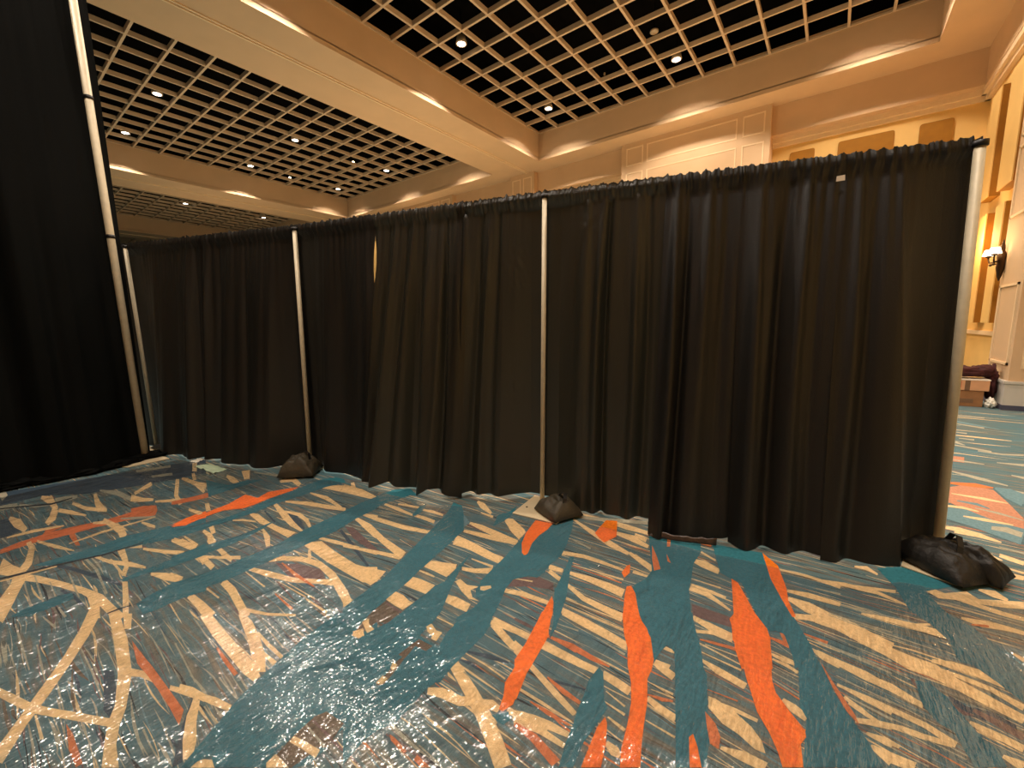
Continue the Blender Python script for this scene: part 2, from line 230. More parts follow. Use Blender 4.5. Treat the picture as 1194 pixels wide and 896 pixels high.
CARPET = """
N -5.944,0.038 -5.86,0.351 -5.724,0.821 -5.617,1.222 -5.523,1.502 -4.982,1.341 -5.076,0.931 -5.246,0.508 -5.517,0.269 -5.492,0.022
N -5.079,0.007 -5.058,0.059 -4.666,0.115 -4.618,0.039 -4.601,-0.009
V -2.752,1.541 -2.688,1.571 -2.151,1.465 -2.267,1.456 -2.539,1.478
V -2.668,1.017 -2.507,1.11 -2.357,1.151 -2.232,1.114 -2.396,0.995
V -1.357,1.753 -1.264,1.862 -1.153,1.862 -1.12,1.809 -1.233,1.764 -1.342,1.685
V -1.416,0.502 -1.422,0.527 -1.306,0.554 -1.326,0.494 -1.375,0.489
V -0.481,2.135 -0.297,2.142 -0.277,2.068 -0.45,2.045
S -2.285,1.942 -2.175,2.196 -2.033,2.122 -2.03,1.874
N -3.342,1.397 -3.254,1.423 -3.076,1.39 -2.939,1.341 -3.127,1.337
N -2.395,0.197 -2.358,0.224 -2.084,0.194 -2.062,0.166 -2.133,0.158
N -1.912,0.378 -1.88,0.391 -1.804,0.332 -1.646,0.28 -1.65,0.253 -1.775,0.304
N -1.584,0.422 -1.514,0.451 -1.418,0.457 -1.446,0.404 -1.498,0.366
N -1.62,0.435 -1.57,0.456 -1.424,0.46 -1.455,0.429
N -3.877,0.124 -3.631,0.224 -3.304,0.329 -3.138,0.381 -3.163,0.389 -3.356,0.343 -3.685,0.234 -3.916,0.128
N -3.359,0.162 -3.231,0.192 -3.063,0.221 -3.073,0.226 -3.265,0.205 -3.384,0.168
N -3.518,1.299 -3.241,1.258 -3.256,1.275 -3.53,1.312
N -2.723,1.482 -2.454,1.406 -2.157,1.332 -2.161,1.348 -2.465,1.437 -2.732,1.503
N -1.199,1.202 -1.094,1.231 -1.011,1.263 -1.015,1.271 -1.108,1.256 -1.204,1.211
N -1.209,1.148 -1.14,1.157 -1.061,1.161 -1.062,1.167 -1.146,1.175 -1.213,1.154
N -0.837,1.289 -0.782,1.304 -0.663,1.347 -0.664,1.352 -0.786,1.318 -0.839,1.294
N 0.519,2.539 0.622,2.451 0.667,2.424 0.678,2.449 0.648,2.52 0.523,2.554
N 0.459,2.147 0.485,2.078 0.552,2.089 0.62,2.106 0.628,2.127 0.573,2.153 0.504,2.131 0.463,2.158
N -1.485,0.437 -1.403,0.443 -1.348,0.468 -1.359,0.479 -1.42,0.467 -1.49,0.445
V 0.516,2.113 0.571,2.079 0.624,2.056 0.64,2.095 0.588,2.12 0.524,2.134
V 0.461,2.103 0.487,2.073 0.513,2.088 0.516,2.099 0.495,2.096 0.466,2.113
V -3.776,0.403 -3.683,0.516 -3.569,0.582 -3.592,0.587 -3.733,0.524 -3.808,0.406
V -1.17,0.75 -1.046,0.762 -0.968,0.773 -0.969,0.781 -1.049,0.775 -1.172,0.755
V -1.38,1.709 -1.308,1.792 -1.182,1.832 -1.187,1.843 -1.323,1.814 -1.387,1.716
V -2.03,2.079 -1.896,2.075 -1.752,2.081 -1.758,2.092 -1.923,2.121 -2.041,2.096
V -1.154,1.493 -1.091,1.491 -1.012,1.498 -1.015,1.508 -1.097,1.513 -1.159,1.509
C -4.818,0.287 -5.045,0.315 -5.416,0.317 -5.524,0.262 -5.42,0.248 -5.231,0.271 -5.046,0.283 -4.908,0.258
C -4.613,0.223 -4.71,0.27 -4.944,0.308 -5.043,0.284 -4.844,0.25 -4.712,0.215
C -5.03,0.048 -4.787,0.065 -4.6,0.103 -4.674,0.124 -4.962,0.105 -5.097,0.061
C -4.893,0.302 -4.729,0.362 -4.603,0.425 -4.636,0.431 -4.833,0.378 -5.003,0.317
C -5.015,0.393 -4.755,0.443 -4.569,0.54 -4.658,0.555 -4.853,0.46 -5.086,0.406
C -5.178,0.546 -4.882,0.513 -4.619,0.496 -4.679,0.549 -4.909,0.55 -5.183,0.564
P -5.227,0.594 -4.936,0.67 -4.598,0.722 -4.682,0.748 -5.08,0.705 -5.282,0.604
C -4.837,0.766 -5.014,0.925 -5.14,0.938 -4.92,0.772
C -4.682,0.706 -4.582,0.768 -4.539,0.828 -4.606,0.842 -4.695,0.792 -4.874,0.748
P -5.351,0.118 -5.192,0.195 -5.145,0.269 -5.199,0.273 -5.276,0.201 -5.415,0.123
C -5.03,1.106 -4.522,0.967 -4.236,0.928 -4.268,0.967 -4.507,0.993 -4.992,1.124
C -4.934,1.139 -4.661,1.165 -4.479,1.187 -4.543,1.215 -4.769,1.208 -5.024,1.171
C -4.475,0.826 -4.361,0.916 -4.283,1.028 -4.338,1.042 -4.444,0.935 -4.531,0.838
P -5.228,0.317 -5.151,0.372 -5.187,0.448 -5.268,0.454 -5.32,0.385 -5.34,0.325
P -5.636,0.038 -5.795,0.077 -5.921,0.073 -5.941,0.027
P -5.607,0.922 -5.516,1.184 -5.604,1.203 -5.708,0.938
P -5.275,0.975 -5.194,1.12 -5.285,1.14 -5.367,0.992
C -5.505,1.373 -5.166,1.277 -5.12,1.303 -5.456,1.4
C -5.091,1.251 -4.839,1.193 -4.839,1.223 -5.093,1.277
o -4.358,-0.018 -4.404,0.06 -4.43,0.174 -4.445,0.226 -4.422,0.357 -4.378,0.492 -4.387,0.613 -4.436,0.795 -4.285,0.801 -4.159,0.757 -4.232,0.586 -4.273,0.42 -4.269,0.321 -4.285,0.212 -4.305,0.117 -4.282,0.024 -4.271,-0.021
o -4.392,0.171 -4.537,0.208 -4.499,0.302 -4.445,0.226 -4.303,0.206
o -4.339,0.303 -4.307,0.325 -3.988,0.318 -4.012,0.3 -4.221,0.294
C -4.563,0.021 -4.534,0.15 -4.493,0.293 -4.527,0.295 -4.609,0.152 -4.596,0.021
C -4.359,0.432 -4.264,0.501 -4.067,0.528 -3.903,0.506 -3.903,0.541 -4.122,0.557 -4.345,0.518 -4.408,0.438
P -4.286,0.576 -4.185,0.658 -4.114,0.752 -4.138,0.757 -4.242,0.668 -4.327,0.582
C -4.075,0.275 -4.105,0.453 -4.11,0.747 -4.13,0.75 -4.15,0.456 -4.096,0.276
C -4.302,0.143 -4.081,0.208 -3.913,0.28 -3.936,0.284 -4.148,0.218 -4.347,0.149
C -4.363,0.484 -4.006,0.513 -3.911,0.506 -3.929,0.548 -4.111,0.561 -4.434,0.506
C -4.078,0.655 -3.964,0.671 -3.887,0.695 -3.93,0.709 -4.026,0.69 -4.11,0.665
o -4.36,0.651 -4.246,0.714 -4.26,0.793 -4.393,0.816 -4.465,0.753 -4.492,0.673
o -4.385,0.916 -4.357,1.092 -4.359,1.333 -4.32,1.412 -4.28,1.265 -4.226,1.117 -4.267,0.957 -4.297,0.894
O -3.827,0.655 -3.843,0.789 -3.898,0.889 -3.918,1.024 -3.753,0.975 -3.755,0.819
C -4.05,0.943 -3.84,0.969 -3.901,0.995 -4.096,0.962
C -3.669,0.505 -3.592,0.565 -3.647,0.575 -3.706,0.511
C -3.156,0.748 -3.011,0.737 -3.088,0.794 -3.192,0.773
C -3.925,-0.046 -3.833,-0.005 -3.758,0.027 -3.905,0.047 -4.004,0.019 -4.174,-0.011
C -4.346,0.097 -4.213,0.101 -4.004,0.072 -3.85,0.027 -3.754,0.043 -3.909,0.094 -4.178,0.126 -4.368,0.12
C -3.87,0.021 -3.695,-0.002 -3.558,-0.042 -3.415,-0.094 -3.218,-0.05 -3.404,-0.008 -3.572,0.028 -3.718,0.062
C -3.684,0.047 -3.592,0.094 -3.417,0.166 -3.226,0.232 -3.043,0.268 -2.893,0.283 -2.741,0.295 -2.79,0.336 -2.941,0.319 -3.118,0.302 -3.299,0.25 -3.494,0.18 -3.689,0.106 -3.787,0.057
C -3.185,0.246 -3.054,0.242 -2.924,0.218 -2.865,0.254 -3.03,0.277 -3.196,0.272
C -3.189,0.395 -2.977,0.36 -2.783,0.326 -2.758,0.344 -2.95,0.38 -3.167,0.414
C -3.687,0.347 -3.51,0.392 -3.356,0.462 -3.253,0.512 -3.284,0.521 -3.423,0.478 -3.565,0.405 -3.722,0.355
C -3.69,0.455 -3.5,0.448 -3.401,0.442 -3.292,0.406 -3.244,0.419 -3.371,0.457 -3.501,0.475 -3.702,0.494
C -3.571,0.399 -3.368,0.406 -3.262,0.407 -3.273,0.419 -3.382,0.418 -3.586,0.411
C -3.551,0.56 -3.385,0.631 -3.244,0.705 -3.305,0.723 -3.443,0.646 -3.59,0.57
C -3.557,0.727 -3.379,0.743 -3.253,0.756 -3.314,0.79 -3.45,0.777 -3.586,0.738
C -3.538,0.78 -3.308,0.789 -3.338,0.808 -3.557,0.791
P -3.698,0.306 -3.484,0.322 -3.11,0.313 -3.111,0.321 -3.494,0.335 -3.717,0.317
P -3.576,0.217 -3.298,0.213 -3.194,0.217 -3.196,0.221 -3.3,0.222 -3.578,0.224
P -3.724,0.089 -3.368,0.088 -3.243,0.093 -3.244,0.098 -3.368,0.097 -3.723,0.095
P -3.642,0.044 -3.28,0.048 -3.279,0.055 -3.642,0.049
P -3.542,0.137 -3.253,0.137 -3.254,0.144 -3.542,0.142
P -3.158,0.134 -3.019,0.144 -3.029,0.154 -3.165,0.141
C -3.137,0.512 -3.005,0.548 -2.898,0.595 -2.961,0.618 -3.093,0.576 -3.171,0.522
C -2.697,0.574 -2.469,0.577 -2.507,0.619 -2.729,0.604
P -5.492,0.022 -5.451,0.115 -5.314,0.107 -5.329,0.016
C -4.969,1.135 -4.671,1.158 -4.378,1.141 -4.422,1.171 -4.772,1.205 -5.04,1.161
C -4.718,1.179 -4.513,1.226 -4.308,1.257 -4.373,1.285 -4.605,1.261 -4.78,1.199
C -4.684,1.421 -4.502,1.396 -4.341,1.394 -4.427,1.446 -4.624,1.467 -4.747,1.455
C -4.74,1.579 -4.446,1.499 -4.429,1.538 -4.712,1.648
P -4.578,1.637 -4.248,1.726 -4.316,1.759 -4.61,1.65
C -4.061,1.665 -4.005,1.742 -3.82,1.719 -3.876,1.772 -4.185,1.838 -4.13,1.689
C -4.094,1.069 -3.904,1.023 -3.895,1.051 -4.087,1.096
C -4.053,0.945 -3.854,0.973 -3.924,1.002 -4.094,0.96
C -3.521,0.761 -3.38,0.749 -3.285,0.78 -3.316,0.794 -3.439,0.779 -3.532,0.769
C -3.536,0.707 -3.405,0.728 -3.276,0.752 -3.319,0.773 -3.473,0.757 -3.577,0.722
C -3.519,0.885 -3.408,0.882 -3.34,0.863 -3.343,0.857 -3.232,0.847 -3.277,0.894 -3.441,0.916 -3.554,0.906
C -3.566,0.937 -3.427,0.913 -3.429,0.939 -3.57,0.969
C -3.127,0.741 -3.024,0.748 -2.905,0.747 -2.938,0.78 -3.072,0.783 -3.171,0.766
C -3.154,0.857 -3.01,0.847 -2.908,0.854 -2.941,0.88 -3.051,0.882 -3.181,0.882
C -3.123,0.75 -3.004,0.827 -2.89,0.904 -2.936,0.92 -3.041,0.839 -3.166,0.763
C -3.024,0.572 -2.894,0.595 -2.957,0.624 -3.075,0.594
C -3.537,1.084 -3.466,1.134 -3.365,1.179 -3.389,1.19 -3.504,1.149 -3.557,1.091
C -3.604,1.21 -3.518,1.252 -3.307,1.242 -3.155,1.25 -2.956,1.281 -2.925,1.213 -3.212,1.202 -3.331,1.19
C -3.579,1.397 -3.266,1.33 -3.088,1.305 -2.926,1.312 -2.941,1.327 -3.137,1.356 -3.314,1.391 -3.611,1.433
C -3.37,1.389 -3.205,1.42 -3.064,1.404 -2.945,1.374 -2.948,1.392 -3.092,1.443 -3.258,1.458 -3.4,1.405
C -3.56,1.482 -3.362,1.557 -3.154,1.62 -2.983,1.685 -3.038,1.722 -3.225,1.665 -3.434,1.596 -3.595,1.499
C -3.572,1.7 -3.325,1.709 -3.061,1.69 -3.088,1.718 -3.388,1.76 -3.598,1.717
C -3.608,1.823 -3.361,1.892 -3.146,1.923 -2.968,1.96 -3.004,1.992 -3.244,2.004 -3.501,1.988 -3.671,1.859
C -3.491,1.973 -3.21,1.965 -2.98,1.974 -3.013,2.007 -3.283,2.029 -3.524,1.998
C -3.505,2.055 -3.344,1.961 -3.328,2.001 -3.494,2.083
C -3.204,1.158 -3.061,1.115 -2.924,1.069 -2.906,1.088 -3.054,1.149 -3.209,1.17
C -2.855,0.914 -2.873,0.98 -2.897,0.985 -2.889,0.92
C -2.705,0.998 -2.657,1.054 -2.539,1.123 -2.398,1.153 -2.246,1.135 -2.09,1.092 -1.926,1.048 -1.923,1.09 -2.092,1.144 -2.266,1.184 -2.442,1.195 -2.594,1.155 -2.712,1.077 -2.727,1.005
C -2.726,0.88 -2.547,0.922 -2.372,0.982 -2.236,1.065 -2.15,1.104 -2.21,1.14 -2.277,1.088 -2.419,1.008 -2.605,0.954 -2.761,0.898
C -2.726,1.229 -2.733,1.28 -2.686,1.328 -2.483,1.312 -2.237,1.306 -2.16,1.328 -2.105,1.368 -1.978,1.279 -2.038,1.225 -2.188,1.219 -2.412,1.214
C -2.737,1.329 -2.577,1.362 -2.382,1.422 -2.402,1.438 -2.618,1.393 -2.766,1.348
C -2.798,1.654 -2.602,1.605 -2.41,1.567 -2.435,1.613 -2.639,1.662 -2.82,1.683
C -2.802,1.721 -2.642,1.737 -2.707,1.794 -2.835,1.748
C -2.383,1.41 -2.223,1.447 -2.257,1.477 -2.4,1.424
C -2.649,1.217 -2.54,1.158 -2.52,1.172 -2.636,1.227
C -2.69,0.729 -2.564,0.726 -2.384,0.704 -2.263,0.688 -2.265,0.724 -2.388,0.741 -2.583,0.768 -2.724,0.768
C -2.695,0.584 -2.541,0.575 -2.394,0.574 -2.429,0.623 -2.576,0.618 -2.715,0.606
C -2.702,0.663 -2.55,0.674 -2.559,0.682 -2.714,0.673
C -2.31,0.717 -2.185,0.775 -2.064,0.857 -2.082,0.866 -2.206,0.785 -2.342,0.732
C -2.703,0.863 -2.453,0.866 -2.461,0.875 -2.707,0.867
C -2.442,0.937 -2.169,0.96 -2.178,0.969 -2.446,0.941
C -2.409,0.961 -2.118,0.982 -2.125,0.989 -2.413,0.965
C -2.155,0.953 -1.958,0.959 -1.968,0.973 -2.163,0.962
o -2.341,0.874 -2.13,0.866 -2.139,0.88 -2.346,0.881
o -2.63,1.039 -2.421,1.02 -2.222,1.035 -2.229,1.043 -2.442,1.043 -2.636,1.046
C -2.78,1.643 -2.586,1.617 -2.337,1.556 -2.059,1.507 -2.098,1.579 -2.369,1.612 -2.626,1.675 -2.814,1.679
C -2.804,1.722 -2.592,1.734 -2.364,1.763 -2.186,1.819 -2.223,1.859 -2.412,1.81 -2.64,1.779 -2.835,1.749
C -2.201,1.82 -2.123,1.837 -2.177,1.89 -2.227,1.844
C -2.118,1.645 -2.267,1.663 -2.264,1.658 -2.116,1.642
C -2.493,1.372 -2.3,1.438 -2.061,1.499 -2.098,1.535 -2.326,1.46 -2.512,1.385
C -2.375,1.303 -2.234,1.287 -2.165,1.325 -2.024,1.372 -1.984,1.285 -1.979,1.236 -2.104,1.228 -2.251,1.229
C -2.095,1.135 -2.046,1.133 -1.906,1.082 -1.911,1.046 -1.932,1.039
C -2.83,1.938 -2.649,1.935 -2.476,1.942 -2.497,1.967 -2.689,1.978 -2.858,1.965
C -2.46,1.946 -2.342,1.954 -2.248,1.954 -2.279,1.995 -2.377,1.995 -2.491,1.979
C -2.5,2.05 -2.391,2.068 -2.285,2.079 -2.306,2.105 -2.423,2.104 -2.522,2.072
C -2.737,2.007 -2.544,2.061 -2.572,2.088 -2.763,2.03
C -2.029,2.104 -1.909,2.086 -1.735,2.067 -1.57,2.068 -1.597,2.125 -1.772,2.139 -1.945,2.149 -2.048,2.134
C -1.981,1.991 -1.834,2.007 -1.701,2.032 -1.578,2.066 -1.595,2.096 -1.732,2.082 -1.869,2.058 -2.004,2.022
C -1.989,1.933 -1.819,1.926 -1.648,1.904 -1.533,1.901 -1.517,1.83 -1.644,1.832 -1.804,1.843 -1.921,1.825
C -1.91,1.603 -1.838,1.631 -1.731,1.674 -1.703,1.638 -1.686,1.544 -1.788,1.543 -1.873,1.537
C -1.867,1.489 -1.795,1.492 -1.743,1.5 -1.75,1.511 -1.808,1.51 -1.875,1.5
C -1.86,1.427 -1.795,1.443 -1.681,1.452 -1.666,1.369 -1.738,1.358 -1.83,1.348
C -1.815,1.283 -1.756,1.289 -1.661,1.271 -1.663,1.211 -1.723,1.208 -1.801,1.211
C -1.752,1.043 -1.77,1.084 -1.693,1.057 -1.676,1.055 -1.659,1.01 -1.696,1.011
C -1.686,1.673 -1.614,1.703 -1.527,1.777 -1.504,1.717 -1.584,1.67 -1.661,1.647
C -1.697,1.768 -1.528,1.773 -1.539,1.795 -1.703,1.777
C -1.615,1.544 -1.609,1.579 -1.537,1.561 -1.472,1.59 -1.49,1.538 -1.441,1.5 -1.388,1.496 -1.447,1.479 -1.518,1.499
C -1.578,1.434 -1.509,1.451 -1.409,1.452 -1.385,1.394 -1.457,1.386 -1.54,1.385
C -1.468,1.592 -1.429,1.636 -1.407,1.618 -1.436,1.578
C -1.494,1.275 -1.367,1.282 -1.372,1.291 -1.497,1.281
C -1.483,1.21 -1.472,1.234 -1.404,1.211 -1.375,1.218 -1.366,1.171 -1.441,1.184
C -1.863,2.33 -1.821,2.36 -1.645,2.272 -1.603,2.182 -1.663,2.183 -1.798,2.258
C -2.242,2.42 -2.142,2.357 -2.004,2.315 -2.016,2.35 -2.174,2.443 -2.256,2.455
C -2.08,2.287 -1.951,2.278 -1.971,2.311 -2.092,2.306
C -1.334,1.63 -1.22,1.663 -1.077,1.687 -1.088,1.717 -1.238,1.702 -1.352,1.661
C -1.37,1.759 -1.253,1.799 -1.26,1.811 -1.374,1.764
C -2.992,0.229 -2.831,0.177 -2.643,0.102 -2.489,0.027 -2.344,-0.045 -2.207,-0.114 -2.134,-0.092 -2.281,-0.028 -2.418,0.045 -2.569,0.119 -2.74,0.198 -2.888,0.255
C -2.586,-0.094 -2.488,-0.063 -2.349,-0.017 -2.257,0.031 -2.172,0.077 -2.018,0.157 -2.059,0.168 -2.218,0.086 -2.305,0.039 -2.399,-0.005 -2.536,-0.05 -2.631,-0.083
C -2.862,0.286 -2.595,0.262 -2.331,0.233 -2.124,0.189 -2.05,0.158 -1.946,0.132 -1.842,0.11 -1.795,0.145 -1.907,0.157 -1.997,0.181 -2.074,0.213 -2.282,0.269 -2.564,0.305 -2.847,0.322
C -2.814,0.334 -2.659,0.31 -2.631,0.33 -2.777,0.361
C -2.27,0.251 -2.219,0.284 -2.133,0.31 -2.155,0.323 -2.256,0.298 -2.326,0.264
C -2.011,0.361 -1.944,0.38 -1.858,0.404 -1.882,0.423 -1.977,0.401 -2.039,0.375
C -1.91,0.383 -1.825,0.338 -1.737,0.304 -1.655,0.283 -1.627,0.299 -1.691,0.332 -1.785,0.359 -1.88,0.397
C -2.317,-0.007 -2.154,-0.004 -2.149,0.005 -2.314,-0.001
P -3.157,-0.014 -2.882,-0.008 -2.659,0.001 -2.657,0.005 -2.879,-0 -3.155,-0.008
P -2.858,0.037 -2.659,0.034 -2.523,0.036 -2.52,0.04 -2.655,0.041 -2.855,0.042
P -2.657,0.158 -2.407,0.163 -2.186,0.163 -2.185,0.168 -2.406,0.17 -2.657,0.162
P -2.434,0.093 -2.279,0.112 -2.282,0.117 -2.438,0.098
P -2.285,-0.026 -2.153,-0.025 -2.027,-0.025 -2.023,-0.021 -2.149,-0.019 -2.282,-0.022
P -2.155,0.037 -1.968,0.033 -1.964,0.038 -2.153,0.041
P -2.116,0.099 -1.857,0.098 -1.855,0.101 -2.114,0.103
P -1.909,0.227 -1.813,0.227 -1.71,0.231 -1.709,0.235 -1.812,0.232 -1.907,0.233
P -2.971,-0.046 -2.74,-0.037 -2.738,-0.032 -2.969,-0.042
P -2.642,-0.031 -2.485,-0.02 -2.485,-0.015 -2.642,-0.028
P -2.343,0.057 -2.272,0.054 -2.267,0.06 -2.34,0.061
P -3.113,0.077 -2.948,0.103 -2.963,0.11 -3.123,0.081
o -2.528,0.314 -2.398,0.32 -2.246,0.33 -2.087,0.337 -1.881,0.345 -1.816,0.314 -1.934,0.315 -2.082,0.311 -2.205,0.304 -2.326,0.294
o -2.168,0.062 -2.089,0.071 -1.914,0.074 -1.912,0.058 -2.02,0.053
C -2.46,0.565 -2.243,0.553 -2.03,0.552 -1.885,0.552 -1.806,0.561 -1.81,0.59 -1.902,0.605 -2.05,0.602 -2.265,0.603 -2.48,0.607
C -2.314,0.687 -2.204,0.666 -2.071,0.642 -1.951,0.61 -1.856,0.581 -1.818,0.613 -1.914,0.652 -2.054,0.685 -2.205,0.71 -2.32,0.709
C -2.096,0.687 -1.971,0.68 -1.839,0.684 -1.847,0.699 -1.978,0.696 -2.1,0.698
C -1.989,0.647 -1.827,0.648 -1.837,0.667 -1.993,0.654
C -2.039,0.338 -1.889,0.393 -1.922,0.41 -2.064,0.348
C -1.905,0.393 -1.812,0.42 -1.733,0.447 -1.755,0.464 -1.844,0.441 -1.927,0.405
C -1.912,0.389 -1.841,0.343 -1.75,0.309 -1.669,0.287 -1.636,0.307 -1.708,0.335 -1.803,0.363 -1.897,0.396
C -1.431,0.55 -1.384,0.563 -1.306,0.58 -1.292,0.556 -1.358,0.545 -1.421,0.53
C -1.411,0.449 -1.416,0.481 -1.38,0.485 -1.335,0.487 -1.395,0.442
C -1.611,0.293 -1.601,0.324 -1.569,0.344 -1.53,0.342 -1.6,0.29
P -2.473,0.54 -2.151,0.529 -2.153,0.535 -2.476,0.545
P -2.341,0.429 -1.996,0.412 -1.996,0.418 -2.341,0.435
P -1.946,0.48 -1.776,0.484 -1.777,0.49 -1.948,0.486
P -1.889,0.534 -1.784,0.527 -1.784,0.534 -1.889,0.54
P -1.834,0.395 -1.713,0.396 -1.713,0.403 -1.834,0.4
P -1.801,0.42 -1.729,0.417 -1.729,0.426 -1.801,0.423
P -1.436,0.594 -1.309,0.592 -1.309,0.6 -1.437,0.599
V -1.436,0.619 -1.31,0.62 -1.311,0.63 -1.437,0.624
C -1.436,0.62 -1.327,0.627 -1.328,0.63 -1.437,0.623
o -2.142,0.535 -2.031,0.526 -1.901,0.524 -1.905,0.54 -2.034,0.541 -2.143,0.543
P -2.12,0.731 -1.893,0.718 -1.895,0.725 -2.122,0.736
P -2.095,0.81 -1.89,0.812 -1.895,0.819 -2.098,0.815
P -2.387,0.627 -2.164,0.64 -2.168,0.646 -2.391,0.631
P -1.414,0.488 -1.335,0.485 -1.335,0.49 -1.413,0.49
P -1.044,0.794 -0.939,0.793 -0.939,0.799 -1.044,0.799
o -1.161,0.76 -1.135,0.763 -1.061,0.758 -1.062,0.747 -1.085,0.747 -1.135,0.748
o -1.024,0.771 -0.954,0.771 -0.981,0.751 -1.019,0.753
C -1.234,1.399 -1.244,1.452 -1.159,1.454 -1.041,1.462 -1.011,1.434 -1.109,1.417 -1.157,1.412
C -1.22,1.39 -1.117,1.353 -0.986,1.313 -0.983,1.347 -1.115,1.394 -1.22,1.429
C -1.208,1.1 -1.129,1.068 -1.041,1.032 -0.943,0.988 -0.853,0.937 -0.777,0.892 -0.745,0.938 -0.821,0.987 -0.918,1.039 -1.023,1.083 -1.116,1.116 -1.198,1.144
C -1.177,0.95 -1.126,0.97 -1.038,0.988 -0.993,1.025 -1.019,1.053 -1.06,1.026 -1.149,1.009 -1.199,0.974
C -0.969,1.034 -0.935,1.048 -0.903,1.055 -0.906,1.082 -0.95,1.088 -0.989,1.065
C -0.917,1.028 -0.878,1.016 -0.876,1.023 -0.912,1.04
C -0.872,1.071 -0.816,1.089 -0.712,1.103 -0.719,1.143 -0.825,1.118 -0.881,1.09
C -1.2,1.192 -1.082,1.195 -0.972,1.188 -0.973,1.196 -1.083,1.203 -1.202,1.197
P -1.135,1.113 -0.935,1.097 -0.935,1.104 -1.135,1.118
P -1.203,1.252 -1.009,1.272 -1.011,1.279 -1.205,1.258
P -1.208,1.329 -1.032,1.326 -1.034,1.335 -1.209,1.335
P -1.179,1.027 -1.092,1.028 -1.094,1.035 -1.18,1.031
C -1.2,1.078 -1.152,1.071 -1.122,1.061 -1.172,1.061
C -1.067,1.351 -1.006,1.329 -1.004,1.374 -1.067,1.388
C -0.932,1.299 -0.831,1.263 -0.74,1.233 -0.667,1.213 -0.662,1.235 -0.735,1.26 -0.827,1.291 -0.929,1.324
C -0.947,1.416 -0.842,1.42 -0.759,1.426 -0.682,1.435 -0.687,1.472 -0.765,1.467 -0.85,1.468 -0.959,1.465
C -0.661,1.434 -0.598,1.427 -0.537,1.418 -0.534,1.461 -0.597,1.471 -0.662,1.474
C -0.841,1.067 -0.779,1.097 -0.716,1.112 -0.638,1.13 -0.64,1.15 -0.721,1.146 -0.79,1.13 -0.858,1.098
C -0.828,1.057 -0.731,1.08 -0.635,1.087 -0.635,1.106 -0.735,1.108 -0.836,1.083
C -0.921,1.183 -0.788,1.183 -0.66,1.185 -0.66,1.193 -0.789,1.197 -0.922,1.194
o -0.83,1.165 -0.743,1.159 -0.658,1.17 -0.658,1.177 -0.745,1.179 -0.831,1.172
o -0.837,1.299 -0.752,1.272 -0.671,1.269 -0.671,1.285 -0.752,1.296 -0.837,1.307
o -0.961,1.492 -0.837,1.493 -0.732,1.489 -0.653,1.5 -0.653,1.509 -0.734,1.518 -0.843,1.528 -0.965,1.506
o -0.823,1.051 -0.741,1.042 -0.634,1.013 -0.624,1.047 -0.736,1.074 -0.824,1.067
C -0.981,1.663 -0.864,1.652 -0.744,1.644 -0.63,1.634 -0.632,1.682 -0.749,1.7 -0.874,1.712 -0.99,1.699
P -0.787,1.626 -0.626,1.599 -0.626,1.613 -0.787,1.63
P -0.964,1.594 -0.86,1.609 -0.863,1.62 -0.966,1.599
C -0.528,1.184 -0.494,1.164 -0.47,1.168 -0.465,1.187 -0.484,1.203 -0.523,1.203
C -0.6,1.337 -0.514,1.326 -0.513,1.338 -0.6,1.342
C -0.614,1.383 -0.528,1.361 -0.526,1.37 -0.614,1.388
C -0.562,1.283 -0.491,1.267 -0.488,1.282 -0.561,1.291
C -0.519,1.63 -0.471,1.608 -0.42,1.592 -0.414,1.634 -0.465,1.651 -0.516,1.66
C -0.474,1.441 -0.422,1.419 -0.359,1.414 -0.355,1.446 -0.417,1.454 -0.469,1.465
C -0.509,1.736 -0.453,1.74 -0.454,1.762 -0.51,1.758
C -0.491,1.525 -0.396,1.522 -0.395,1.534 -0.491,1.53
C -0.474,1.498 -0.391,1.508 -0.391,1.517 -0.474,1.501
o -0.477,1.465 -0.42,1.471 -0.386,1.493 -0.387,1.501 -0.422,1.491 -0.477,1.471
C -0.444,1.355 -0.339,1.35 -0.338,1.36 -0.444,1.36
C -1.012,1.672 -0.908,1.671 -0.771,1.65 -0.637,1.632 -0.638,1.679 -0.775,1.7 -0.915,1.712 -1.022,1.714
C -1.081,1.88 -0.95,1.821 -0.825,1.807 -0.722,1.8 -0.729,1.856 -0.832,1.855 -0.954,1.862 -1.083,1.908
C -1.126,1.984 -0.991,1.987 -0.886,1.979 -0.794,1.969 -0.805,2.044 -0.899,2.047 -1.006,2.041 -1.137,2.017
C -1.287,2.137 -1.137,2.187 -1.002,2.196 -0.882,2.201 -0.887,2.222 -1.011,2.229 -1.152,2.228 -1.308,2.181
C -1.249,1.96 -1.162,1.975 -1.176,2.014 -1.269,2.009
C -1.232,1.928 -1.136,1.895 -1.14,1.93 -1.238,1.965
C -1.441,2.602 -1.25,2.494 -1.073,2.413 -0.926,2.381 -0.931,2.42 -1.084,2.484 -1.261,2.552 -1.447,2.627
C -0.927,2.398 -0.838,2.341 -0.748,2.292 -0.748,2.352 -0.84,2.397 -0.929,2.429
C -1.427,2.715 -1.27,2.713 -1.064,2.693 -0.914,2.709 -0.925,2.759 -1.085,2.77 -1.284,2.755 -1.438,2.742
C -1.092,2.582 -0.977,2.559 -0.854,2.534 -0.859,2.577 -0.992,2.642 -1.105,2.629
C -0.83,2.214 -0.736,2.224 -0.74,2.244 -0.836,2.242
C -1.848,2.294 -1.709,2.193 -1.6,2.138 -1.619,2.25 -1.732,2.311 -1.86,2.348
P -1.487,2.636 -1.266,2.708 -0.969,2.854 -0.986,2.908 -1.288,2.76 -1.5,2.662
C -1.032,1.779 -0.721,1.793 -0.723,1.805 -1.034,1.785
